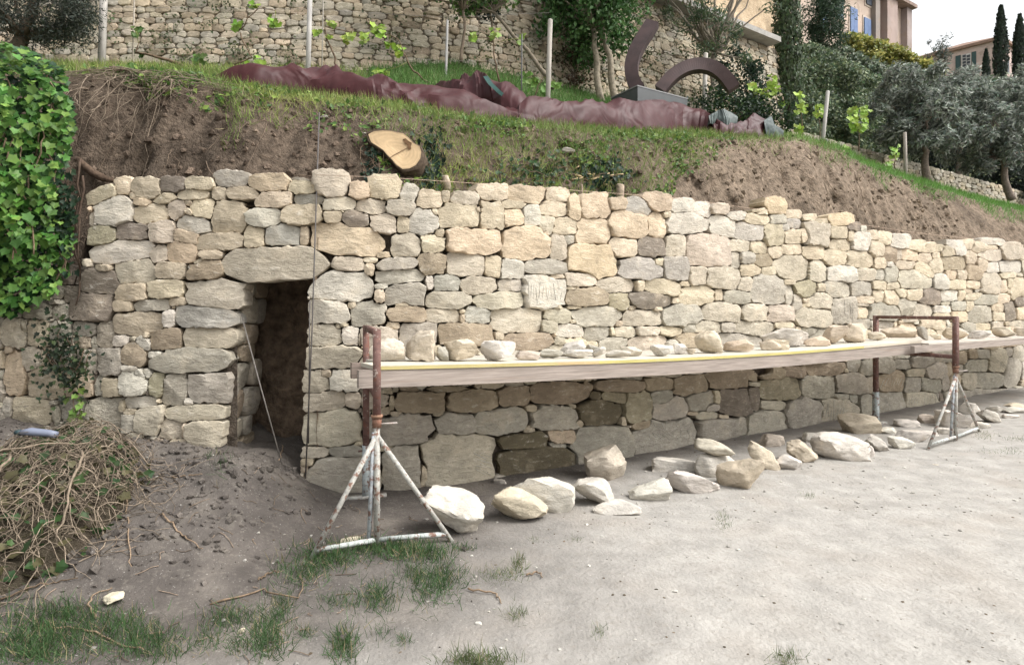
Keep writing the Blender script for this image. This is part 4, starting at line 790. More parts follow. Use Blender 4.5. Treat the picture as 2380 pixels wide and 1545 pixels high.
# ------------------------------------------------------------------ posts, strings, rods
M_POST = simple('weathered_wood', .9, 8, .75, 1.2, 40, .4, .004, .15, stretch=(4, 4, .5)); M_IRON = simple('dull_iron', .6, 20, .8, 1.2, 60, .3, .002, .4)
def post(label, x0, y0, x1, y1, wpx, d, col=(.40, .375, .345), mat=None, d1=None, cat='post', name='wooden_post', tie=False):
    a, b = px(x0, y0, d), px(x1, y1, d1 or d); a2 = a+(a-b)/np.linalg.norm(b-a)*.35; r = wpx/F*d/2; m = MB()
    m.tube([a2, a+(b-a)*.5, b-(b-a)*.01, b], [r, r*.97, r*.94, r*.8], 9, col); o = m.build(name, mat or M_POST, origin=tuple(a)); tag(o, label, cat, 'posts and stakes of the vine rows')
    return o
P_ = [post('thick grey wooden post at the far left before the back wall', 236, 155, 242, -30, 17, 8.1), post('tall pale grey post rising behind the left tarpaulin roll', 716, 160, 721, -30, 12, 8.7, (.46, .44, .42)),
 post('thin pale stake rising from the green mound', 1035, 215, 1040, 48, 6, 10, (.44, .43, .42)), post('stout weathered post left of the leafy tree', 1273, 250, 1279, 46, 12, 9.4, (.42, .39, .35)),
 post('thin dark iron stake behind the tarpaulin heap', 1212, 215, 1213, 80, 3.5, 9.2, (.12, .12, .12), M_IRON, name='iron_stake', cat='stake'), post('short pale post beside the sculpture', 1636, 275, 1640, 124, 11, 12.4, (.46, .43, .39)),
 post('thin brown stake at the left end of the low wall', 1818, 290, 1819, 225, 4, 12.5, (.32, .25, .18), name='stake', cat='stake'), post('pale leaning post on the right part of the crest', 1911, 340, 1924, 212, 9, 11.6, (.50, .48, .45)),
 post('short knobbly post near the olive tree', 2105, 402, 2103, 308, 8, 13.6, (.40, .36, .32)), post('thin brown stake just right of the tall pale post', 748, 170, 752, -30, 3, 9.2, (.36, .33, .29), name='stake', cat='stake'), post('thin pale cane near the left vine', 308, 160, 313, -30, 3.4, 8.4, (.42, .37, .31), name='cane', cat='cane')]
m = MB(); m.tube([px(1919, 330, 11.3), px(1921, 352, 11.0)], .055, 10, (.012, .012, .012)); tag(m.build('black_pipe', M_PLINTH, origin=tuple(px(1920, 350, 11.0))), 'short black plastic pipe end lying at the pale leaning post', 'pipe')
m = MB(); a = px(710, 1112, 4.80); b = px(742, 262, 5.02); m.tube([a, a+(b-a)*.4+[.008, 0, 0], b], .006, 8, (.085, .075, .07)); tag(m.build('guide_rod', M_IRON, origin=tuple(a)), 'tall thin iron guide rod standing against the right door jamb', 'rod')
m = MB(); a = px(717, 1030, 4.84); b = px(720, 700, 4.9); m.tube([a, b], .005, 8, (.10, .09, .082)); tag(m.build('iron_bar', M_IRON, origin=tuple(a)), 'short iron bar tied beside the tall guide rod', 'bar')
m = MB(); a = px(656, 1080, 4.83); b = px(561, 732, 5.02); m.tube([a, (a+b)/2+[0, 0, -.01], b], .0055, 8, (.15, .135, .12)); tag(m.build('iron_rod', M_IRON, origin=tuple(a)), 'thin iron rod leaning diagonally across the dark doorway', 'rod')
m = MB(); sp = [(740, 413), (900, 419), (1200, 438), (1560, 464), (1800, 497), (2100, 541), (2400, 574), (2600, 598)]
m.tube([wall_pt(x, y, .10) for x, y in sp], .0022, 5, (.55, .42, .32)); tag(m.build('mason_line', M_ROOT, origin=tuple(wall_pt(740, 413, .1))), 'thin mason string stretched along the top of the new wall', 'string')
m = MB()
for y0, y1 in ((12, 30), (105, 140), (150, 235)):
    pp = [px(-40, y0, 8.1), px(240, y0+5, 8.1), px(718, y0+10, 8.7), px(1040, (y0+y1)/2+20, 10)]+[px(1277, y1, 9.4)]; m.tube(pp, .002, 4, (.2, .19, .18))
tag(m.build('trellis_wire', M_IRON, origin=tuple(px(-40, 12, 8.1))), 'thin trellis wires strung between the vine posts', 'wire')
# ------------------------------------------------------------------ young vines
def vine(label, d, stem, clusters, leafpx, seed, col=(.20, .33, .045)):
    rng = np.random.default_rng(seed); S = [px(x, y, d) for x, y in stem]; r = empty('grape_vine', tuple(S[0]), label, 'vine', 'young vines on the terrace'); m = MB()
    P = np.concatenate([wig(S[i], S[i+1], 5, .08, rng)[:-1] for i in range(len(S)-1)]+[[S[-1]]]); m.tube(P, np.linspace(.014 if seed > 1 else .032, .006, len(P)), 6, (.16, .115, .08))
    for (x, y, w, h, n) in clusters:
        c = px(x, y, d); j = np.argmin(np.linalg.norm(P-c, axis=1)); m.tube(wig(P[j], c, 4, .1, rng), .004, 5, (.22, .24, .08))
    m.build('stem', M_BARK, r); lm = None
    v, t = IVY
    for (x, y, w, h, n) in clusters:
        for _ in range(int(n*1.8)):
            s = leafpx/F*d*rng.uniform(.65, 1.15); p = px(x+rng.uniform(-.5, .5)*w, y+rng.uniform(-.5, .5)*h, d+rng.uniform(-.08, .08))
            V, T, k = scatter(p[None], np.array([[rng.normal()*.4, -1, .35]]), np.array([s]), (v*np.array([1.15, .85, 1]), t), rng, D=np.array([[rng.normal()*.5, -.1, -1]]), tilt=.35)
            mobj('leaf', V, T, M_LEAF, leafcol(1, k, col, .3, rng=rng), r, smooth=False)
vine('twisted leafless vine trunk with a few leaves at the left', 8.3, [(440, 168), (415, 148), (360, 132), (315, 122), (322, 100)], [(465, 138, 26, 26, 7), (408, 160, 30, 18, 6), (316, 72, 18, 26, 6), (330, 128, 8, 8, 2)], 15, 1, (.09, .16, .04))
vine('thin vine shoot with hanging leaves left of the tall pale post', 8.6, [(560, 185), (545, 150), (585, 135), (572, 110), (556, 70), (600, 20), (640, 25)], [(553, 58, 14, 22, 6), (637, 48, 22, 26, 7), (590, 8, 18, 16, 4), (607, 140, 24, 22, 7), (575, 150, 14, 14, 4)], 16, 2)
vine('vine with pale yellow-green leaves just right of the tall pale post', 8.8, [(790, 170), (775, 125), (758, 90), (755, 62), (800, 72), (850, 88)], [(767, 50, 26, 14, 5), (806, 88, 26, 24, 7), (850, 86, 24, 22, 6), (766, 88, 12, 12, 3), (740, 75, 10, 16, 3)], 15, 3, (.26, .36, .06))
vine('vine with large lime leaves before the middle of the back wall', 9.0, [(1010, 205), (960, 165), (938, 125), (925, 92), (890, 75)], [(880, 66, 30, 34, 9), (927, 117, 26, 28, 8), (881, 172, 32, 24, 9), (905, 100, 12, 12, 3)], 16, 4, (.24, .36, .05))
vine('short vine with two leaf tufts left of the stout post', 9.6, [(1160, 190), (1150, 140), (1146, 90), (1108, 88)], [(1104, 84, 20, 18, 5), (1148, 75, 24, 24, 7), (1212, 90, 16, 26, 4)], 14, 5, (.22, .33, .06))
vine('leafy vine between the stout post and the tree', 9.8, [(1240, 240), (1250, 200), (1262, 180)], [(1250, 195, 40, 40, 10), (1290, 190, 22, 30, 6), (1225, 175, 24, 26, 6)], 14, 6, (.14, .26, .05))
vine('bright vine leaves right of the sculpture at the cypress', 12.2, [(1818, 285), (1812, 250), (1800, 215), (1752, 206)], [(1746, 200, 16, 18, 5), (1760, 213, 16, 16, 5), (1792, 206, 36, 34, 12), (1797, 183, 14, 20, 5), (1816, 240, 8, 16, 3)], 14, 7, (.30, .42, .07))
vine('upright vine with an oblong tuft before the hedge', 12.0, [(1866, 320), (1864, 280), (1862, 250)], [(1862, 240, 24, 50, 16), (1858, 302, 18, 26, 7)], 13, 8, (.30, .42, .07))
vine('small vine sapling beside the pale leaning post', 12.0, [(1906, 330), (1903, 275)], [(1901, 255, 24, 28, 10)], 13, 9, (.30, .42, .07))
vine('heart-shaped bright green vine sapling before the hedge', 12.8, [(1996, 352), (1996, 300)], [(1982, 262, 22, 30, 9), (2014, 262, 20, 30, 8), (1998, 288, 38, 26, 14)], 14, 10, (.28, .42, .07))
vine('narrow low vine beside the short knobbly post', 13.2, [(2078, 392), (2080, 350)], [(2080, 352, 16, 34, 9), (2068, 382, 16, 18, 6)], 12, 11, (.24, .38, .07))
vine('low sprout on the grass between the leaning post and the hedge', 12.4, [(1960, 362), (1962, 345)], [(1962, 345, 26, 16, 6), (1935, 350, 14, 12, 4)], 11, 12, (.26, .38, .08))
# ------------------------------------------------------------------ trees and hedges behind
tree('leafy_tree', 'dense dark green tree with twin stems left of the sculpture', 'tree', (1.75, 11.7, 5.75), (1.55, 11.7, 7.75), (1.25, .9, 1.6), 60, .38, 13000, .085, DIAM, (.06, .13, .042), 21, .06, trunks=[(1.70, 11.6, 5.7), (1.98, 11.7, 5.75)], alt=(.085, .16, .05), barkc=(.30, .26, .2), shell=.35)
tree('airy_conifer', 'thin airy conifer with bare branches right of the sculpture', 'tree', (4.25, 13.0, 5.6), (4.3, 13.0, 8.1), (1.4, .9, 1.6), 42, .22, 4200, .11, NARROW, (.07, .105, .06), 22, .075, barkc=(.24, .21, .17), alt=(.10, .14, .06), limbs=34)
tree('slanting_tree', 'slanting thin tree with light leaves before the middle of the back wall', 'tree', (.72, 10.5, 5.55), (-1.1, 10.3, 7.25), (1.5, .5, .55), 30, .26, 2600, .085, DIAM, (.075, .14, .035), 23, .035, barkc=(.2, .17, .13), alt=(.13, .2, .05), limbs=16)
tree('wall_shrub', 'dark evergreen shrub hanging on the back wall above the mound', 'shrub', (-.35, 10.6, 6.4), (-.45, 10.75, 6.95), (.32, .2, .4), 14, .15, 1100, .06, DIAM, (.025, .04, .028), 24, .02)
tree('young_tree', 'pale green young tree along the thin stake', 'tree', (-.85, 10.2, 5.9), (-.75, 10.3, 7.1), (.55, .3, .7), 26, .2, 1800, .075, DIAM, (.07, .14, .04), 25, .025, alt=(.13, .2, .06))
tree('ivy_shrub', 'dark ivy shrub climbing the wall right of the sculpture', 'shrub', (4.9, 13.4, 5.5), (4.95, 13.5, 6.3), (.75, .35, .95), 34, .26, 3600, .075, DIAM, (.025, .05, .028), 26, .03)
tree('ground_shrub', 'dark low shrub under the curved bar of the sculpture', 'shrub', (4.4, 12.2, 5.1), (4.5, 12.3, 5.5), (1.3, .5, .5), 40, .25, 4200, .07, DIAM, (.022, .042, .022), 27, .03, alt=(.05, .09, .03))
tree('ground_shrub', 'reddish brown dead creeper on the wall behind the twin stems', 'shrub', (1.25, 12.0, 5.8), (1.2, 12.05, 6.35), (.5, .15, .55), 20, .2, 1500, .06, DIAM, (.10, .065, .04), 28, .02, alt=(.05, .08, .03))
tree('olive_tree', 'dark olive branches hanging in the upper left corner', 'tree', tuple(px(-30, 170, 7.4)), tuple(px(105, 8, 7.4)), (.80, .5, .52), 60, .2, 15000, .05, NARROW, (.045, .055, .042), 29, .1, alt=(.09, .10, .08), barkc=(.12, .095, .07))
cypress('tall dark cypress standing at the end of the back wall', (7.35, 16.3, 5.4), 6.6, .42, 9000, .10, 31)
tree('pine_tree', 'dark green pine crown behind the tall cypress', 'tree', tuple(px(1905, 140, 27)), tuple(px(1917, 46, 27)), (.95, .9, 1.4), 60, .42, 8000, .16, NARROW, (.04, .07, .042), 32, .12, alt=(.065, .10, .055))
slab_foliage('hedge', 'broad dark green hedge above the low wall', 'hedge', [(1820, 160), (1850, 112), (1890, 103), (1930, 118), (1990, 150), (2060, 190), (2130, 230), (2120, 380), (2000, 345), (1900, 310), (1820, 290)], 18.5, 1.6, 24000, .12, (.09, .13, .07), 33, alt=(.22, .26, .14), palt=.25, slope=.012)
slab_foliage('sunlit_hedge', 'sunlit yellow-green hedge below the large stone house', 'hedge', [(1955, 84), (1975, 78), (2015, 88), (2060, 102), (2105, 118), (2140, 140), (2170, 146), (2200, 168), (2150, 182), (2080, 165), (2020, 140), (1965, 112)], 38, 1.8, 8000, .24, (.20, .22, .055), 34, alt=(.45, .42, .13), palt=.4)  # yellow-green leaves, with the sunlight on them put into their colour
slab_foliage('shrub_band', 'dark evergreen band under the sunlit hedge', 'hedge', [(1890, 100), (1960, 108), (2050, 150), (2150, 180), (2260, 180), (2400, 190), (2400, 260), (2100, 260), (1900, 160)], 34, 2.0, 9000, .26, (.10, .13, .085), 35, alt=(.17, .21, .13))
OL, OA = (.19, .22, .18), (.36, .39, .345)
def olive(label, bx_, by_, d, cxp, cyp, rx, ry, n, seed, lean=0):
    b = px(bx_, by_, d); c = px(cxp, cyp, d); tree('olive_tree', label, 'tree', tuple(b), tuple(c), (rx/F*d, rx/F*d*.8, ry/F*d), 90, .16*d/F*230/2.2, n, .15, NARROW, OL, seed, .09, 'silvery olive trees on the right', OA, (.22, .18, .15), shell=.3, limbs=20, var=.5)
olive('silvery olive tree with a crooked forked trunk before the low wall', 2166, 415, 16.2, 2125, 262, 118, 112, 20000, 41)
olive('silvery olive tree at the right edge with a dark leaning trunk', 2352, 445, 17.4, 2310, 300, 125, 118, 20000, 42)
olive('silvery olive tree filling the gap behind the two front olives', 2230, 400, 22, 2225, 248, 140, 74, 17000, 43)
olive('silvery olive tree cut off by the right edge of the picture', 2460, 440, 20, 2400, 235, 90, 80, 9000, 44)
tree('olive_sprig', 'thin sprigs standing up against the white sky', 'tree', tuple(px(2185, 170, 24)), tuple(px(2186, 118, 24)), (.55, .4, .75), 26, .14, 700, .13, NARROW, (.11, .13, .11), 45, .03, shell=.2)
slab_foliage('dark_shrubs', 'dark undergrowth behind the olive trunks', 'hedge', [(2080, 300), (2200, 290), (2420, 330), (2420, 470), (2300, 425), (2100, 368)], 22.5, 1.0, 9000, .14, (.04, .055, .042), 36)
cypress('taller slim cypress beside the small pink house', tuple(px(2326, 185, 60)), 168/F*60, .62, 3500, .28, 51, (.035, .05, .036)); cypress('slim cypress at the right edge beside the small pink house', tuple(px(2370, 185, 60)), 148/F*60, .6, 3200, .28, 52, (.035, .05, .036))
cypress('small rounded cypress before the wall of the small pink house', tuple(px(2292, 185, 75)), 68/F*75, .42, 1200, .25, 53, (.022, .036, .026))
# ------------------------------------------------------------------ houses
M_RENDER = simple('old_lime_render', .9, .6, .8, 1.12, 8, .3, .02, .2, spots=[(1.6, .55, .65, .5, (.30, .23, .18)), (.5, .55, .7, .35, (.27, .24, .22))])
M_PLAIN = simple('painted_wood', .7, 3, .9, 1.1, 20, .1, .01, .25); M_TILE = simple('roof_tile', .85, 4, .7, 1.2, 10, .4, .03, .15)
M_GLASS, _t, _b = nt('window_glass'); _b.inputs['Base Color'].default_value = (.03, .035, .04, 1); _b.inputs['Roughness'].default_value = .1
big = empty('stone_house', (25, 43.6, 17), 'large old stone house with blue shutters on the hilltop', 'house')
def fac(x, y, off=0.):                                   # picture point -> point on the big house front, off metres proud
    r = (x-CX)/F; d = 27.6/(1-.64*r); k = 1/math.hypot(1, .64); return np.array([r*d+off*.64*k, d-off*k, CAMZ-(y-HY)/F*d])
def fbox(m, x0, x1, z0, z1, o0, o1, col):
    a0, a1, b0, b1 = fac(x0, 0, o0), fac(x1, 0, o0), fac(x0, 0, o1), fac(x1, 0, o1)
    V = [(q[0], q[1], z) for z in (z0, z1) for q in (a0, a1, b1, b0)]; m.add(V, [(0, 1, 2, 3), (7, 6, 5, 4), (0, 4, 5, 1), (1, 5, 6, 2), (2, 6, 7, 3), (3, 7, 4, 0)], col)
m = MB(); fbox(m, 1840, 2103, 16, 24.6, -6, 0, (.50, .40, .33)); m.build('wall', M_RENDER, big, smooth=False)
for (x0, x1, o, c) in ((2024, 2034, .35, (.27, .235, .21)), (2046, 2070, .5, (.36, .28, .25)), (2094, 2105, .45, (.33, .275, .26))):
    m = MB(); fbox(m, x0, x1, 16, 24.45, -.02, o, c); m.build('buttress', M_RENDER, big, smooth=False)
m = MB(); fbox(m, 1840, 2108, 24.5, 24.75, -6.2, .75, (.27, .2, .17)); m.build('eave', M_TILE, big, smooth=False)
m = MB(); fbox(m, 2070.5, 2093.5, 21.0, 21.25, -.02, .3, (.30, .24, .2)); m.build('ledge', M_TILE, big, smooth=False)
for (x0, x1, y0, y1, c) in ((1941, 1957, -30, 46, (.09, .14, .17)), (1974, 1990, 21, 79, (.13, .19, .34)), (2006, 2021, 45, 90, (.12, .18, .32)), (2011, 2023, -30, 13, (.06, .07, .09)), (2034.5, 2041, 78, 98, (.08, .11, .17)), (2035, 2040, 14, 41, (.09, .08, .08)), (1905, 1920, 20, 75, (.12, .18, .30))):
    zt_, zb_ = fac((x0+x1)/2, y0)[2], fac((x0+x1)/2, y1)[2]; zt_ = min(zt_, 24.2)
    w = MB(); fbox(w, x0-2, x1+2, zb_-.12, zt_+.15, .003, .05, (.55, .47, .40)); wo = w.build('window', M_RENDER, big, smooth=False)
    for h0, h1 in ((x0, (x0+x1)/2-.15), ((x0+x1)/2+.15, x1)):
        w = MB(); fbox(w, h0, h1, zb_, zt_, .06, .12, c); so = w.build('shutter', M_PLAIN, wo, smooth=False)
# small pink house
sm = empty('pink_house', (70, 92, 33), 'small pink house with a tiled roof at the right edge', 'house')
k0, kl, kr = np.array([71.8, 90.]), np.array([64.0, 98.0]), np.array([78.5, 94.4]); ZE = 41.4
m = MB(); kb = kl+(kr-k0); m.add([(*q, z) for z in (28, ZE) for q in (k0, kr, kb, kl)], [(0, 1, 5, 4), (1, 2, 6, 5), (2, 3, 7, 6), (3, 0, 4, 7)], (.56, .44, .40)); m.build('wall', M_RENDER, sm, smooth=False)
cc = (k0+kb)/2; ro = [cc+(q-cc)*1.1 for q in (k0, kr, kb, kl)]; m = MB(); m.add([(*q, z) for z in (ZE-.1, ZE+.3) for q in ro]+[(*cc, ZE+2.2)], [(0, 1, 5, 4), (1, 2, 6, 5), (2, 3, 7, 6), (3, 0, 4, 7), (3, 2, 1, 0), (4, 5, 8), (5, 6, 8), (6, 7, 8), (7, 4, 8)], (.30, .20, .155)); m.build('roof', M_TILE, sm, smooth=False)
def sbox(parent, name, mat, a, b, y0, y1, off, col, thick=.08, o0=.003):
    """panel on the left face between picture columns a, b and rows y0, y1"""
    u = (kl-k0)/np.linalg.norm(kl-k0); n = np.array([u[1], -u[0]]); n = n if n[1] < 0 else -n
    def at(x):
        r = (x-CX)/F; s = (k0[0]-r*k0[1])/(r*u[1]-u[0]); return k0+u*s
    A, B = at(a), at(b); d = (A[1]+B[1])/2; z0, z1 = CAMZ-(y1-HY)/F*d, CAMZ-(y0-HY)/F*d; m = MB()
    m.add([(*(q+n*o), z) for z in (z0, z1) for (q, o) in ((A, o0+off), (B, o0+off), (B, o0+off+thick), (A, o0+off+thick))], [(0, 1, 2, 3), (7, 6, 5, 4), (0, 4, 5, 1), (1, 5, 6, 2), (2, 6, 7, 3), (3, 7, 4, 0)], col); return m.build(name, mat, parent, smooth=False)
wo = sbox(sm, 'window', M_PLAIN, 2235, 2257, 126, 166, 0, (.62, .60, .58))
for i in range(2):
    for j in range(5):
        a = 2237.2+i*9.6; b0 = 128.5+j*7.3; o = sbox(sm, 'pane', M_GLASS, a, a+8.2, b0, b0+6, .085, (.05, .05, .06), .02); o.parent = wo
for a, b, y0, y1 in ((2221, 2233, 130, 163), (2258.5, 2269, 121, 166)): sbox(sm, 'shutter', M_PLAIN, a, b, y0, y1, 0, (.055, .095, .095))
o = MB(); u = (kr-k0)/np.linalg.norm(kr-k0); n_ = np.array([u[1], -u[0]]); A, B = k0+u*2.6, k0+u*3.8
o.add([(*(q+n_*w), z) for z in (37.2, 39.6) for (q, w) in ((A, .003), (B, .003), (B, .09), (A, .09))], [(0, 1, 2, 3), (7, 6, 5, 4), (0, 4, 5, 1), (1, 5, 6, 2), (2, 6, 7, 3), (3, 7, 4, 0)], (.10, .11, .12)); o.build('shutter', M_PLAIN, sm, smooth=False)
# ------------------------------------------------------------------ grass and weeds of the bank and terrace
rng = np.random.default_rng(77); N0 = 420000
gX = rng.uniform(-7.5, 16, N0); gT = .3+5.2*rng.random(N0)**1.6
gP = bank(gX, gT); gpx = CX+F*gP[:, 0]/gP[:, 1]; gq = np.clip((gT-.25)/1.25, 0, 2)
low = np.interp(gpx, [0, 300, 470, 560, 700, 820, 900, 1000, 1480, 1600, 1700, 1850, 2000, 2380], [.84, .84, .74, .52, .60, .58, .38, .16, .16, .45, .62, .72, .68, .60])
n1 = fbm(np.stack([gX*1.5, gT*2.2, gX*0], -1), 3); n2 = fbm(np.stack([gX*4, gT*5, gX*0+7], -1), 2)
edge = gq-low+.30*n1+.22*n2
den = np.clip(edge*4.5, 0, 1)*np.where(gT > 2.4, .6, 1)*np.where((gT > 2.2) & (gpx < 860), .5, 1)
keep = (rng.random(N0) < den*.62) & (gpx > -60) & (gpx < 2480)
P, q_ = gP[keep], gpx[keep]; n = len(P)
lush = sstep(1700, 2050, q_); sun_tint = sstep(.02, .22, fbm(np.stack([gX[keep]*.9, gT[keep]*1.5, gX[keep]*0+3], -1), 2))  # mask of sunny patches painted into the blade colour
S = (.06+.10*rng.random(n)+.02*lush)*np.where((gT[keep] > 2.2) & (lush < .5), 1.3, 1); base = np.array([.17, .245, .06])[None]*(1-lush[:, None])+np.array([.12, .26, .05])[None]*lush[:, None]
base = base*(1-sun_tint[:, None]*(1-lush[:, None]))+np.array([.31, .36, .105])[None]*sun_tint[:, None]*(1-lush[:, None])
dry = rng.random(n) < .12*(1-lush); base[dry] = np.array([.30, .25, .14])
mound_ = (q_ > 850) & (gT[keep] > 2.3); base[mound_] = np.array([.085, .18, .04])
V, T, k = scatter(P-[0, 0, .01], np.tile([0, -1., .3], (n, 1)), S, BLADE, rng, D=np.tile([0, -.25, 1.], (n, 1)), tilt=.55)
V = P.repeat(k, 0)-[0, 0, .01]+(V-(P.repeat(k, 0)-[0, 0, .01]))*np.array([1, 1, 1.])
col = np.repeat(np.clip(base*(1+rng.uniform(-.3, .3, (n, 1))), .01, .6), k, 0)
bg_ = mobj('bank_grass', V, T, M_GRASS, col, smooth=False); tag(bg_, 'rough green grass covering the top of the bank', 'grass', kind='stuff')
# broad-leaved weeds on the bank
N1 = 60000; wX = rng.uniform(-6.5, 9, N1); wT = rng.uniform(.3, 1.75, N1); wP = bank(wX, wT); wpx = CX+F*wP[:, 0]/wP[:, 1]; wq = (wT-.25)/1.25
lowW = np.interp(wpx, [0, 200, 450, 560, 700, 800, 930, 1050, 1480, 1580, 1680, 2000], [.95, .92, .70, .45, .58, .6, .34, .12, .10, .5, .8, 1.0])
f_ = fbm(np.stack([wX*2.6, wT*3, wX*0+11], -1), 3); kp = (wq > lowW-.35*f_) & (rng.random(N1) < np.clip(.05+1.6*(f_+.12), 0, .8)*np.where(wpx > 1600, .3, 1)); P = wP[kp]; n = len(P)
foliage('bank_weeds', P+[0, -.02, .02], np.tile([0, -.7, .8], (n, 1)), .055*rng.uniform(.5, 1.5, n), DIAM, (.085, .16, .04), M_LEAF, None, rng, tilt=.7, alt=(.19, .27, .06))
tag(scene.objects['bank_weeds'], 'low broad-leaved weeds on the face of the bank', 'weeds')
def ivy_patch(name, label, cx_, cy_, w, h, n, size, seed, col=(.022, .045, .026), where=on_bank, off=.05, alt=None):
    r_ = np.random.default_rng(seed); P = []
    for _ in range(n):
        x, y = cx_+r_.normal()*w, cy_+r_.normal()*h; p = where(x, y); P.append(p+[0, -off*r_.random(), r_.random()*.02])
    P = np.array(P); r = empty(name, tuple(P[np.argmin(P[:, 2])]), label, 'ivy')
    foliage('leaves', P, np.tile([0, -.9, .4], (n, 1)), size*r_.uniform(.6, 1.3, n), IVY, col, M_LEAF, r, r_, D=np.tile([0, 0, -1.], (n, 1)), tilt=.5, alt=alt)
    m = MB()
    for i in range(8): a, b = P[r_.integers(0, n)], P[r_.integers(0, n)]; m.tube(wig(a, b, 7, .15, r_), .004, 5, (.14, .1, .07))
    m.build('stems', M_ROOT, r); return r
ivy_patch('ivy_patch', 'dark ivy hanging down right of the sawn stump', 1003, 372, 16, 34, 240, .055, 1)
ivy_patch('ivy_patch', 'dark ivy sprigs left below the sawn stump', 868, 372, 12, 30, 90, .045, 2)
ivy_patch('ivy_patch', 'dark ivy clump above the wall around the two stubs', 1400, 405, 34, 22, 300, .055, 3)
ivy_patch('ivy_patch', 'green ivy mat low on the bank left of the stubs', 1250, 400, 55, 22, 300, .05, 4, (.04, .08, .03))
on_face = lambda x, y: wall_pt(x, y, .06)
ivy_patch('ivy_patch', 'thin dark ivy creeping over the old wall', 165, 830, 34, 48, 420, .036, 5, (.03, .045, .025), on_face, .05, (.06, .085, .035))
ivy_patch('ivy_patch', 'few yellow-green ivy leaves at the foot of the old wall', 196, 955, 10, 34, 36, .05, 6, (.16, .24, .06), on_face, .04)
ivy_patch('ivy_patch', 'dark ivy fringe at the right edge of the bright ivy bush', 178, 520, 14, 60, 150, .05, 7, (.025, .05, .028), on_face, .1)
# ------------------------------------------------------------------ the bright ivy bush on the left
rng = np.random.default_rng(5); fnI = pip([(-150, 70), (0, 100), (60, 106), (128, 160), (148, 230), (158, 330), (146, 420), (166, 560), (132, 640), (92, 715), (40, 728), (-150, 700)])
def ivy_depth(x, y): return 4.92-.55*np.clip(1-((x+60)/230)**2, 0, 1)*np.clip(np.sin(np.pi*np.clip((y-60)/690, 0, 1)), 0, 1)**.5
rb = empty('ivy_bush', tuple(px(40, 735, 4.9)), 'big bright green ivy bush hanging down the left edge', 'ivy')
def ivy_layer(n, dep, base, smin, smax, alt, palt, var=.3):
    q = np.stack([rng.uniform(-150, 175, n*3), rng.uniform(70, 735, n*3)], 1); q = q[fnI(q[:, 0]+70*fbm(np.stack([q[:, 1]/55, q[:, 1]*0, q[:, 1]*0+5], -1), 2), q[:, 1])][:n]; n = len(q)
    b = fbm(np.stack([q[:, 0]/45, q[:, 1]/45, q[:, 0]*0], -1), 2); d = ivy_depth(q[:, 0], q[:, 1])-.35*b+dep+.08*rng.random(n)
    P = np.stack([(q[:, 0]-CX)/F*d, d, CAMZ-(q[:, 1]-HY)/F*d], -1)
    topb = np.where(q[:, 1] < 190, 1, 0)[:, None]; Nn = np.array([.35, -.85, .45])+topb*np.array([0, .2, .5])
    V, T, k = scatter(P, Nn+rng.normal(size=(n, 3))*.15, rng.uniform(smin, smax, n), IVY, rng, D=np.tile([.15, -.35, -1.], (n, 1)), tilt=.38); return V, T, k, leafcol(n, k, base, var, rng=rng, alt=alt, palt=palt), n
V, T, k, c, n = ivy_layer(760, 0, (.095, .20, .042), .03, .085, (.17, .28, .06), .3, .4)
t0 = IVY[1]
vis_i = [i for i in range(n) if CX+F*V[i*k, 0]/V[i*k, 1] > -25][:300]
for i in vis_i: mobj('leaf', V[i*k:(i+1)*k], t0, M_LEAF, c[i*k:(i+1)*k], rb, smooth=False)
rest_i = [i for i in range(n) if i not in set(vis_i)]
Vs, Ts, Cs, off = [], [], [], 0
for i in rest_i: Vs.append(V[i*k:(i+1)*k]); Ts.append(t0+off); Cs.append(c[i*k:(i+1)*k]); off += k
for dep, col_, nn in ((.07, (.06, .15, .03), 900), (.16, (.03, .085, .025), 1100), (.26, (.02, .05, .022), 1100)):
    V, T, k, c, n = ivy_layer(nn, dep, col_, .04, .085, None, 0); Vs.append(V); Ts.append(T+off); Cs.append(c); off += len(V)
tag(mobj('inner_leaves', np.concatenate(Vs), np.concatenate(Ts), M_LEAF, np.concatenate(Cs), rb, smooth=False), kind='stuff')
m = MB()
for i in range(26):
    x = rng.uniform(-40, 150); y = rng.uniform(150, 500); d = ivy_depth(x, y)+.12; m.tube(wig(px(x, y, d), px(x+rng.uniform(-20, 30), y+rng.uniform(80, 200), d), 8, .12, rng), .006, 5, (.2, .15, .1))
m.build('stems', M_ROOT, rb)
# ------------------------------------------------------------------ roots
rng = np.random.default_rng(9); m = MB()
for i in range(150):
    x = rng.uniform(150, 470); X = (x-CX)/F*6.3; t0_ = rng.uniform(1.15, 1.5); dirx = rng.normal()*.25; n = 10; L = rng.uniform(.15, .6)
    s = np.linspace(0, 1, n); tt = t0_-s*L*.55*abs(rng.normal()*.6+.6); XX = X+dirx*s*1.6+.05*np.cumsum(rng.normal(size=n))*.3
    Pb = bank(XX, np.clip(tt, .35, 1.55)); Pb[:, 1] -= .03+.07*rng.random()*np.sin(np.pi*s); Pb[:, 2] += .03*np.sin(np.pi*s)*rng.normal()+.02
    m.tube(Pb, np.linspace(rng.uniform(.002, .006), .0012, n), 5, np.array([.25, .20, .15])*rng.uniform(.5, 1.25), cap=False)
for i in range(150):
    X = rng.uniform(-5, 6.5); t0_ = rng.uniform(.6, 1.3); n = 8; s = np.linspace(0, 1, n); XX = X+rng.normal()*.25*s+.02*np.cumsum(rng.normal(size=n)); Pb = bank(XX, t0_-.35*s*rng.random()); Pb[:, 1] -= .02; m.tube(Pb, np.linspace(.004, .001, n), 4, np.array([.20, .15, .11])*rng.uniform(.5, 1.2), cap=False)
tag(m.build('hanging_roots', M_ROOT), 'tangle of bare roots hanging out of the cut bank', 'roots', kind='stuff')
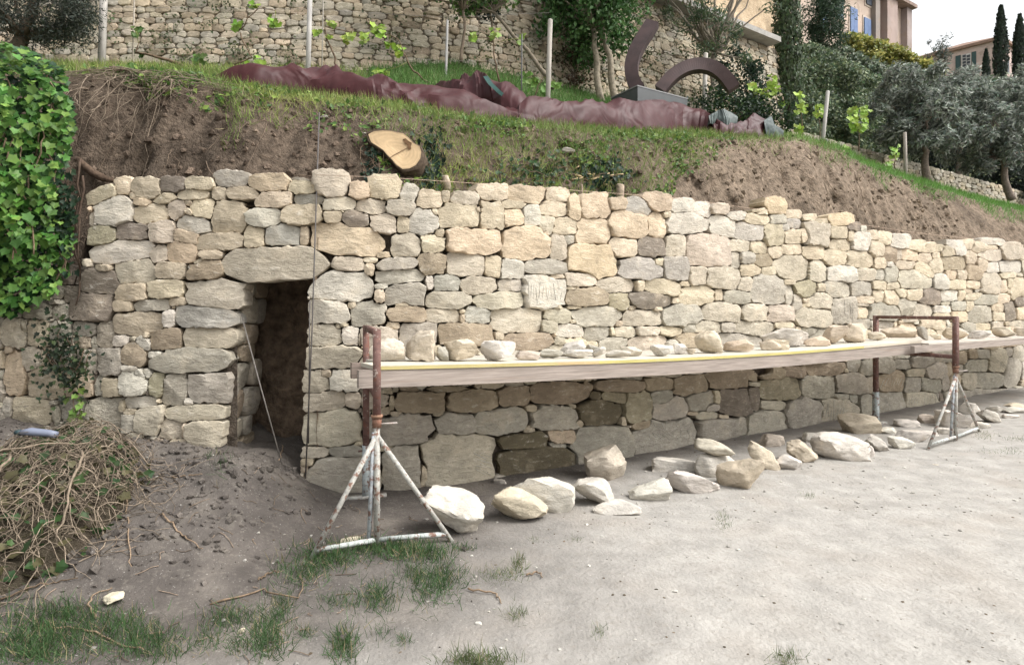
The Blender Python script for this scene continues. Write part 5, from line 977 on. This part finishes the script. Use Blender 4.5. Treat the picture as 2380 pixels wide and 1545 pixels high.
m = MB(); P = [on_bank(x, y)+[0, -.06, 0] for x, y in ((192, 372), (205, 388), (225, 405), (252, 418), (276, 424))]; m.tube(P, [.02, .035, .04, .035, .015], 9, (.10, .07, .05)); tag(m.build('thick_root', M_BARK, origin=tuple(P[-1])), 'thick reddish root stub sticking out above the top left stones', 'root')
m = MB()
for y0_, x0_ in ((430, 190), (470, 196), (560, 188)): m.tube(wig(wall_pt(x0_, y0_-60, .02), wall_pt(x0_-8, y0_+150, .02), 8, .06, rng), np.linspace(.010, .005, 8), 7, (.085, .06, .045))
tag(m.build('creeper_stems', M_ROOT, origin=tuple(wall_pt(188, 640, 0))), 'woody creeper stems beside the left end of the new wall', 'stems')
# heap of torn roots and creepers
rng = np.random.default_rng(19); m = MB(); hc = np.array([-3.05, 3.70]); fr_ = (np.array([.68, .85]), .33)
def heap(X, Y): q = ((X-hc[0])/fr_[0][0])**2+((Y-hc[1])/fr_[0][1])**2; return ground(X, Y)+fr_[1]*np.clip(1-q, 0, 1)**.7
for i in range(900):
    a = rng.uniform(0, 2*np.pi); r = rng.random()**.5*.98; x, y = hc+fr_[0]*r*np.array([math.cos(a), math.sin(a)]); n = 11; L = rng.uniform(.15, .6); th = rng.uniform(0, 2*np.pi)+np.cumsum(rng.normal(size=n)*.38); st_ = L/n
    XX = x+np.cumsum(np.cos(th))*st_; YY = y+np.cumsum(np.sin(th))*st_; ZZ = heap(XX, YY)+.01+.10*rng.random()*np.sin(np.pi*np.linspace(0, 1, n))**.7-.05*rng.random()
    ZZ = np.maximum(ZZ, ground(XX, YY)+.005); m.tube(np.stack([XX, YY, ZZ], -1), np.linspace(.0018+.005*rng.random()**4, .0012, n), 5, np.array([.20, .16, .12])*rng.uniform(.35, 1.6), cap=False)
for pts in (((-3.45, 3.15, .33), (-3.3, 3.45, .55), (-3.0, 3.7, .66), (-2.7, 3.9, .64)), ((-3.05, 3.7, .62), (-2.95, 3.4, .48), (-2.9, 3.15, .25)), ((-2.75, 3.9, .60), (-2.6, 3.6, .46), (-2.5, 3.35, .25))):
    P = np.array(pts); tt = np.linspace(0, 1, 14); P = np.stack([np.polyval(np.polyfit(np.linspace(0, 1, len(P)), P[:, i], len(P)-1), tt) for i in range(3)], -1); m.tube(P+rng.normal(size=P.shape)*.008, np.linspace(.009, .004, 14), 7, (.22, .175, .13))
hp = empty('root_heap', (hc[0], hc[1], float(ground(*hc))), 'heap of torn creepers and pale roots at the lower left', 'root heap')
o = m.build('torn_roots', M_ROOT, hp); o['kind'] = 'stuff'
n = 900; a = rng.uniform(0, 2*np.pi, n); r = rng.random(n)**.5; X = hc[0]+fr_[0][0]*r*np.cos(a); Y = hc[1]+fr_[0][1]*r*np.sin(a); P = np.stack([X, Y, heap(X, Y)+rng.uniform(-.1, .05, n)], -1)
foliage('leaves', P, np.tile([0, -.5, .9], (n, 1)), .06*rng.uniform(.5, 1.3, n), IVY, (.045, .09, .03), M_LEAF, hp, rng, tilt=.7, alt=(.10, .09, .045), palt=.5)
hx_, hy_ = np.meshgrid(np.linspace(-1, 1, 30), np.linspace(-1, 1, 30)); X = hc[0]+hx_*fr_[0][0]; Y = hc[1]+hy_*fr_[0][1]; Z = heap(X, Y)-.06-.5*sstep(.8, 1.2, np.hypot(hx_, hy_))+.08*fbm(np.stack([X*5, Y*5, X*0], -1), 3)
mobj('soil_core', np.stack([X, Y, Z], -1).reshape(-1, 3), np.array([(i*30+j, i*30+j+1, (i+1)*30+j+1, (i+1)*30+j) for i in range(29) for j in range(29)]), M_EARTH, (.06, .05, .035), hp)
p = on_ground(62, 1035); m = MB(); bt_ = np.array([-3.22, 4.0, .70]); m.tube([bt_, bt_+[.07, .0, .005], bt_+[.17, .02, -.01], bt_+[.22, .02, -.02]], [.016, .027, .024, .022], 12, (.17, .19, .25)); bo = m.build('plastic_bottle', M_PLINTH, origin=tuple(bt_)); tag(bo, 'crushed bluish plastic bottle lying on the root heap', 'bottle')
m = MB(); m.tube([bt_+[-.035, 0, 0], bt_+[.0, 0, 0]], [.016, .02], 10, (.02, .04, .045)); m.build('cap', M_PLINTH, bo)
# ------------------------------------------------------------------ sawn stump and stubs
M_CUT = simple('fresh_cut_wood', .8, 5, .85, 1.12, 50, .25, .004, .2, spots=[(7, .58, .7, .35, (.50, .36, .20))])
SO = [(880, 925), (920, 905), (980, 898), (1040, 902), (1080, 912), (1125, 918), (1160, 945), (1195, 985), (1240, 1010), (1252, 1050), (1245, 1095), (1215, 1140), (1170, 1165), (1120, 1168), (1080, 1140), (1045, 1100), (1015, 1070), (985, 1035), (940, 1005), (900, 980)]
so = np.array([Q('T', *q) for q in SO]); d0 = on_bank(930, 372)[1]-.16; fc = np.array([px(x, y, d0+(372-y)*.0011) for x, y in so]); cen = fc.mean(0); nS = len(fc)
rs_ = empty('tree_stump', tuple(cen-[0, 0, .15]), 'sawn tree stump with a fresh yellow cut face in the bank', 'stump')
fr2 = np.linspace(.06, .985, 18); V = [cen]; Cc = [np.array([.52, .37, .21])]; pith = cen+np.array([.055, 0, -.035]); tone = RNG.uniform(-.10, .07, 18)
for f, tn in zip(fr2, tone):
    V += list(pith*(1-f)+cen*f+(fc-cen)*f); Cc += list(np.array([.56, .41, .245])[None]*(1+tn+.06*RNG.normal(size=(nS, 1)))*(1 if f < .9 else .82))
V[0] = pith
Fs = [(0, 1+j, 1+(j+1) % nS) for j in range(nS)]+[(1+i*nS+j, 1+(i+1)*nS+j, 1+(i+1)*nS+(j+1) % nS, 1+i*nS+(j+1) % nS) for i in range(17) for j in range(nS)]
mobj('cut_face', np.array(V), Fs, M_CUT, np.array(Cc), rs_, smooth=False)
V = []; bk = np.array([.02, .33, -.12])
for f, b in ((.975, .004), (1.05, .0), (1.09, .05), (1.1, .6), (1.0, 1.2)): V += list(cen+(fc-cen)*f*(1+.03*RNG.normal(size=(nS, 1)))+bk*b)
mobj('bark', np.array(V), [(i*nS+j, (i+1)*nS+j, (i+1)*nS+(j+1) % nS, i*nS+(j+1) % nS) for i in range(4) for j in range(nS)], M_BARK, (.10, .075, .055), rs_)
def on_cut(zx, zy, off=-.004): x, y = Q('T', zx, zy); return px(x, y, d0+(372-y)*.0011)+[0, off, 0]
m = MB(); m.tube([on_cut(*q, -.001) for q in ((1000, 1115), (1060, 1072), (1120, 1040), (1155, 1020))], [.002, .003, .003, .002], 6, (.16, .10, .06)); m.build('crack', M_BARK, rs_)
m = MB(); q = np.array([on_cut(*z) for z in ((1122, 962), (1142, 956), (1160, 972), (1186, 988), (1178, 1012), (1182, 1030), (1160, 1034), (1154, 1004), (1136, 990))]); m.add(q, [tuple(range(9))], (.15, .09, .05)); m.build('rot_patch', M_BARK, rs_)
for lab, (x0, y0), (x1, y1), r0, c0 in (('pale sawn stub sticking up between wall and ivy', (1436, 470), (1442, 428), .05, (.36, .29, .22)), ('small pale sawn root end right below the stump', (1040, 440), (1034, 408), .036, (.42, .34, .26)), ('thin pale stake stuck in the soil left of the sawn stub', (1350, 460), (1352, 428), .013, (.40, .32, .24))):
    p0 = on_bank(x0, y0)+[0, .02, -.03]; p1 = on_bank(x1, y1)+[0, -.1, 0]; p1[1] = p0[1]-.03; p1 = px(x1, y1, p1[1]); m = MB(); m.tube([p0, (p0+p1)/2+[.01, 0, 0], p1-(p1-p0)*.04, p1], [r0*1.15, r0, r0*.95, r0*.7], 9, c0); o = m.build('cut_stub', M_BARK, origin=tuple(p0)); tag(o, lab, 'stub')
rng = np.random.default_rng(4); m = MB()
for i in range(26):
    x, y = 1385+rng.normal()*26, 412+rng.normal()*9; p = on_bank(x, y)+[0, -.03, .02]; a = rng.uniform(0, 3.1); u = np.array([math.cos(a), 0, math.sin(a)*.4])*rng.uniform(.02, .06); m.box(p, u, [0, .012, 0], np.array([0, 0, .006]), (.48, .37, .22))
tag(m.build('wood_chips', M_CUT), 'pale fresh wood chips scattered on the ivy bank', 'wood chips', kind='stuff')
for (x, y, w, lab) in ((1322, 352, 30, 'flat grey stone lying on the grass bank'), (755, 268, 16, 'small pale stone in the soil below the left tarpaulin'), (850, 305, 10, 'tiny pale stone left above the stump')):
    p = on_bank(x, y+6); V = rock(w/F*p[1]*1.3, w/F*p[1]*.55, w/F*p[1], int(x)); tag(mobj('bank_stone', V+p-[0, .02, .02], ICOF, M_LOOSE, (.36, .33, .29), origin=tuple(p)), lab, 'stone')
# ------------------------------------------------------------------ weeds in the back wall
rng = np.random.default_rng(14); P = []
for i in range(170):
    x = rng.uniform(-8, 5); z = rng.uniform(5.7, 8.2); c = bw_map(np.array(x), np.array(z), .08); n = rng.integers(15, 60); P.append(c+rng.normal(size=(n, 3))*[.13, .04, .10])
P = np.concatenate(P); n = len(P); o = foliage('wall_weeds', P, np.tile([0, -.8, .5], (n, 1)), .055*rng.uniform(.5, 1.4, n), DIAM, (.075, .10, .045), M_LEAF, None, rng, tilt=.8, alt=(.12, .13, .06)); tag(o, 'small weeds growing out of the joints of the back wall', 'weeds')
# ------------------------------------------------------------------ grass tufts, pebbles and twigs in the yard
rng = np.random.default_rng(31); tufts = []
def tuft(x, y, w, h, n, s=.09, bright=0): tufts.append((x, y, w, h, n, s, bright))
for a in ((760, 1300, 45, 16, 420, .13), (850, 1275, 50, 10, 300, .12), (930, 1285, 45, 10, 360, .13), (1000, 1290, 35, 14, 260, .12), (700, 1335, 40, 22, 320, .11), (1000, 1360, 35, 32, 520, .10), (1040, 1340, 30, 20, 260, .09), (960, 1335, 25, 16, 180, .09), (880, 1392, 26, 22, 330, .10), (790, 1400, 34, 12, 170, .08), (800, 1505, 20, 26, 330, .10), (625, 1480, 26, 34, 520, .10), (650, 1415, 22, 20, 200, .09), (530, 1440, 34, 18, 320, .09), (560, 1500, 26, 16, 170, .08), (360, 1500, 44, 26, 480, .10), (290, 1450, 44, 18, 260, .09), (230, 1480, 70, 30, 520, .10), (100, 1470, 80, 40, 1000, .11), (60, 1520, 70, 20, 500, .10), (170, 1425, 50, 14, 260, .09), (1160, 1340, 34, 12, 220, .07), (1205, 1312, 9, 12, 120, .08), (1075, 1275, 14, 5, 90, .08), (1110, 1540, 46, 12, 380, .09), (1200, 1430, 16, 12, 90, .07), (940, 1490, 10, 8, 90, .06), (890, 1470, 14, 14, 70, .07), (1830, 1535, 22, 10, 130, .07), (1680, 1205, 10, 12, 70, .07), (1690, 1225, 14, 6, 50, .05), (1880, 1152, 12, 5, 80, .05), (2340, 1050, 40, 5, 160, .06), (2370, 1020, 24, 5, 120, .06), (2290, 1012, 14, 6, 100, .07), (2250, 1000, 20, 4, 50, .05), (480, 1490, 20, 16, 130, .08), (710, 1475, 18, 10, 80, .07), (1390, 1470, 10, 10, 50, .06), (1240, 1255, 8, 4, 40, .05), (505, 1075, 16, 10, 60, .10), (1340, 1255, 10, 4, 36, .05)): tuft(*a)
Ps, Ss, Cs = [], [], []
for (x, y, w, h, n, s, b) in tufts:
    n = int(n*1.5); s = s*.68; w = w*1.45; h = h*1.5
    q = np.stack([x+rng.normal(size=n)*w*.62, y+rng.normal(size=n)*h*.62], 1); dq = CAMZ*F/(q[:, 1]-HY); XY = np.stack([(q[:, 0]-CX)/F*dq, dq], 1)
    for _ in range(3): z = ground(XY[:, 0], XY[:, 1]); dq = (CAMZ-z)*F/(q[:, 1]-HY); XY = np.stack([(q[:, 0]-CX)/F*dq, dq], 1)
    Ps.append(np.stack([XY[:, 0], XY[:, 1], ground(XY[:, 0], XY[:, 1])-.004], -1)); Ss.append(s*rng.uniform(.5, 1.25, n)); c = np.array([.05, .10, .034]) if x < 1100 else np.array([.09, .125, .045]); Cs.append(np.tile(c, (n, 1))*rng.uniform(.6, 1.5, (n, 1)))
P, S, C = np.concatenate(Ps), np.concatenate(Ss), np.concatenate(Cs); dr = rng.random(len(P)) < .13; C[dr] = (.25, .21, .12)
V, T, k = scatter(P, np.tile([0, -1., .3], (len(P), 1)), S, BLADE, rng, D=np.tile([0, 0, 1.], (len(P), 1)), tilt=.85)
V[:, 2] = np.maximum(V[:, 2], P.repeat(k, 0)[:, 2]); tag(mobj('yard_grass', V, T, M_GRASS, np.repeat(C, k, 0), smooth=False), 'dark green grass tufts scattered over the bare yard', 'grass', kind='stuff')
def bits(n, fnz, x0, x1, y0, y1, smin, smax, pw, flat, seed, colf, keepf=None):
    r_ = np.random.default_rng(seed); x, y = r_.uniform(x0, x1, n), y0+(y1-y0)*r_.random(n)**1.25; k = y < W(x)-.04
    if keepf is not None: k &= keepf(x, y, r_)
    x, y = x[k], y[k]; n = len(x); s = smin+(smax-smin)*r_.random(n)**pw; z = fnz(x, y)
    V = ICO1[None]*np.array([1, .8, flat])*s[:, None, None]*(1+.28*r_.normal(size=(n, len(ICO1), 1))); a = r_.uniform(0, 6.28, n); c_, s_ = np.cos(a), np.sin(a)
    V = np.stack([V[..., 0]*c_[:, None]-V[..., 1]*s_[:, None], V[..., 0]*s_[:, None]+V[..., 1]*c_[:, None], V[..., 2]], -1)+np.stack([x, y, z+s*flat*.2], -1)[:, None]
    return V.reshape(-1, 3), (ICOF1[None]+(np.arange(n)*len(ICO1))[:, None, None]).reshape(-1, 3), np.repeat(colf(x, y, r_), len(ICO1), 0)
V, T, C = bits(2600, ground, -4.2, 8, 1.7, 7.5, .003, .018, 4.5, .55, 61, lambda x, y, r_: np.array([.50, .475, .43])[None]*r_.uniform(.6, 1.1, (len(x), 1))*np.where(x < -.5, .7, 1)[:, None])
tag(mobj('pebbles', V, T, M_LOOSE, C, smooth=False), 'small pebbles and stone chips strewn over the yard', 'pebbles', kind='stuff')
V, T, C = bits(5000, ground, -4.5, -.2, 2.6, 4.95, .006, .035, 3.5, .7, 62, lambda x, y, r_: np.array([.095, .083, .074])[None]*r_.uniform(.7, 1.3, (len(x), 1)), lambda x, y, r_: r_.random(len(x)) < np.clip(ground(x, y)*5, 0, 1))
tag(mobj('soil_clods', V, T, M_GROUND, C, smooth=False), 'crumbly clods of dug soil on the spoil heap', 'clods', kind='stuff')
V, T, C = bits(2400, ground, -4.5, 8, 1.7, 7.5, .003, .011, 1.5, .3, 63, lambda x, y, r_: np.array([.11, .085, .06])[None]*r_.uniform(.5, 1.5, (len(x), 1)), lambda x, y, r_: fbm(np.stack([x*1.3, y*1.3, x*0+2], -1), 3) > .03)
tag(mobj('leaf_litter', V, T, M_ROOT, C, smooth=False), 'dark bits of dry leaf litter on the yard', 'litter', kind='stuff')
r_ = np.random.default_rng(64); n = 2600; bX = r_.uniform(-6, 9, n); bT = r_.uniform(.35, 1.35, n); p_ = bank(bX, bT); s_ = .008+.04*r_.random(n)**3
V = (ICO1[None]*s_[:, None, None]*(1+.28*r_.normal(size=(n, len(ICO1), 1)))+p_[:, None]).reshape(-1, 3); cr = sstep(1350, 1750, CX+F*p_[:, 0]/p_[:, 1])[:, None]
tag(mobj('bank_clods', V, (ICOF1[None]+(np.arange(n)*len(ICO1))[:, None, None]).reshape(-1, 3), M_EARTH, np.repeat(((1-cr)*np.array([.12, .09, .068])+cr*np.array([.21, .165, .12]))*r_.uniform(.6, 1.5, (n, 1)), len(ICO1), 0), smooth=False), 'clods and small stones in the cut face of the bank', 'clods', kind='stuff')
m = MB()
for pts in (((290, 1120), (295, 1200), (300, 1270), (305, 1330)), ((375, 1200), (420, 1250), (470, 1290)), ((490, 1408), (560, 1392), (610, 1378), (640, 1392), (690, 1396), (705, 1370), (690, 1335)), ((225, 1440), (205, 1415), (215, 1395), (262, 1375)), ((110, 1468), (170, 1468), (230, 1478), (290, 1510), (335, 1520)), ((600, 1352), (625, 1338), (650, 1332)), ((650, 1075), (658, 1050), (656, 1040)), ((0, 1400), (90, 1370), (180, 1350)), ((400, 1120), (470, 1110)), ((1225, 1340), (1250, 1335), (1262, 1350)), ((1085, 1378), (1150, 1383), (1165, 1405))):
    P = np.array([on_ground(x, y)+[0, 0, .012] for x, y in pts]); tt = np.linspace(0, 1, 16); P = np.stack([np.interp(tt, np.linspace(0, 1, len(P)), P[:, i]) for i in range(3)], -1); P[:, 2] = np.maximum(ground(P[:, 0], P[:, 1])+.006, P[:, 2]); m.tube(P+rng.normal(size=P.shape)*.004, np.linspace(.006, .003, 16), 5, np.array([.26, .19, .13])*rng.uniform(.5, 1.2))
for i in range(120):
    x, y = rng.uniform(-3, -.6), rng.uniform(2.6, 4.6); a = rng.uniform(0, 6.28); L = rng.uniform(.03, .14); s = np.linspace(0, 1, 6); XX, YY = x+np.cos(a)*L*s+.01*np.sin(5*s+a), y+np.sin(a)*L*s; m.tube(np.stack([XX, YY, ground(XX, YY)+.006], -1), .0022, 4, np.array([.25, .19, .14])*rng.uniform(.4, 1.3), cap=False)
tag(m.build('twigs', M_ROOT), 'dry twigs and root ends lying on the soil and yard', 'twigs', kind='stuff')

# ------------------------------------------------------------------ pale chisel marks on blocks of the wall
rng = np.random.default_rng(2); mk = MB(); st_objs = [(o, np.array(o.matrix_basis.translation)+np.mean([v.co[:] for v in o.data.vertices], 0)+wloc(wall_main)) for o in wall_main.children if o.name.startswith('stone')]
def marks(z, x0, y0, x1, y1, n, ang, ln, wd=.0035, rows=1, jit_=7):
    a_, b_ = Q(z, x0, y0), Q(z, x1, y1); c = wall_pt((a_[0]+b_[0])/2, (a_[1]+b_[1])/2, 0); o, _ = min(st_objs, key=lambda q: np.linalg.norm(q[1]-c)); org = Vector(tuple(np.array([0, 0, CAMZ])-wloc(wall_main)))
    for i in range(n):
        zx = x0+(x1-x0)*(i//rows+.5+rng.normal()*.12)/math.ceil(n/rows); zy = y0+(y1-y0)*((i % rows)+.5+rng.normal()*.1)/rows; L = ln*rng.uniform(.6, 1.15); an = math.radians(ang+rng.normal()*jit_); P = []
        for s in np.linspace(-.5, .5, 7):
            x, y = Q(z, zx+math.cos(an)*L*s, zy-math.sin(an)*L*s); d = Vector(((x-CX)/F, 1, -(y-HY)/F)).normalized(); ok, loc, nr, _i = o.ray_cast(org, d)
            if ok: P.append(np.array(loc)+wloc(wall_main)-np.array(d)*.0015)
        if len(P) > 3: mk.tube(P, wd*rng.uniform(.5, 1.1), 4, np.array([.52, .49, .43])*rng.uniform(.85, 1.05), cap=False)
marks('G', 1020, 545, 1345, 700, 22, -62, 55, rows=2, jit_=25)
marks('C', 185, 810, 430, 1000, 12, 88, 110, .0035); marks('H', 560, 830, 690, 1010, 8, 84, 120, .006); marks('H', 1130, 780, 1330, 910, 10, 82, 90, .005)
marks('H', 945, 640, 1100, 760, 9, 70, 60, .004); marks('H', 1710, 490, 1800, 630, 7, -40, 70, .006); marks('F', 1640, 780, 1760, 930, 9, -20, 90, .004, rows=4); marks('D', 690, 960, 760, 1110, 4, 86, 110, .005)
if mk.n: mk.build('chisel_marks', M_LOOSE, wall_main)
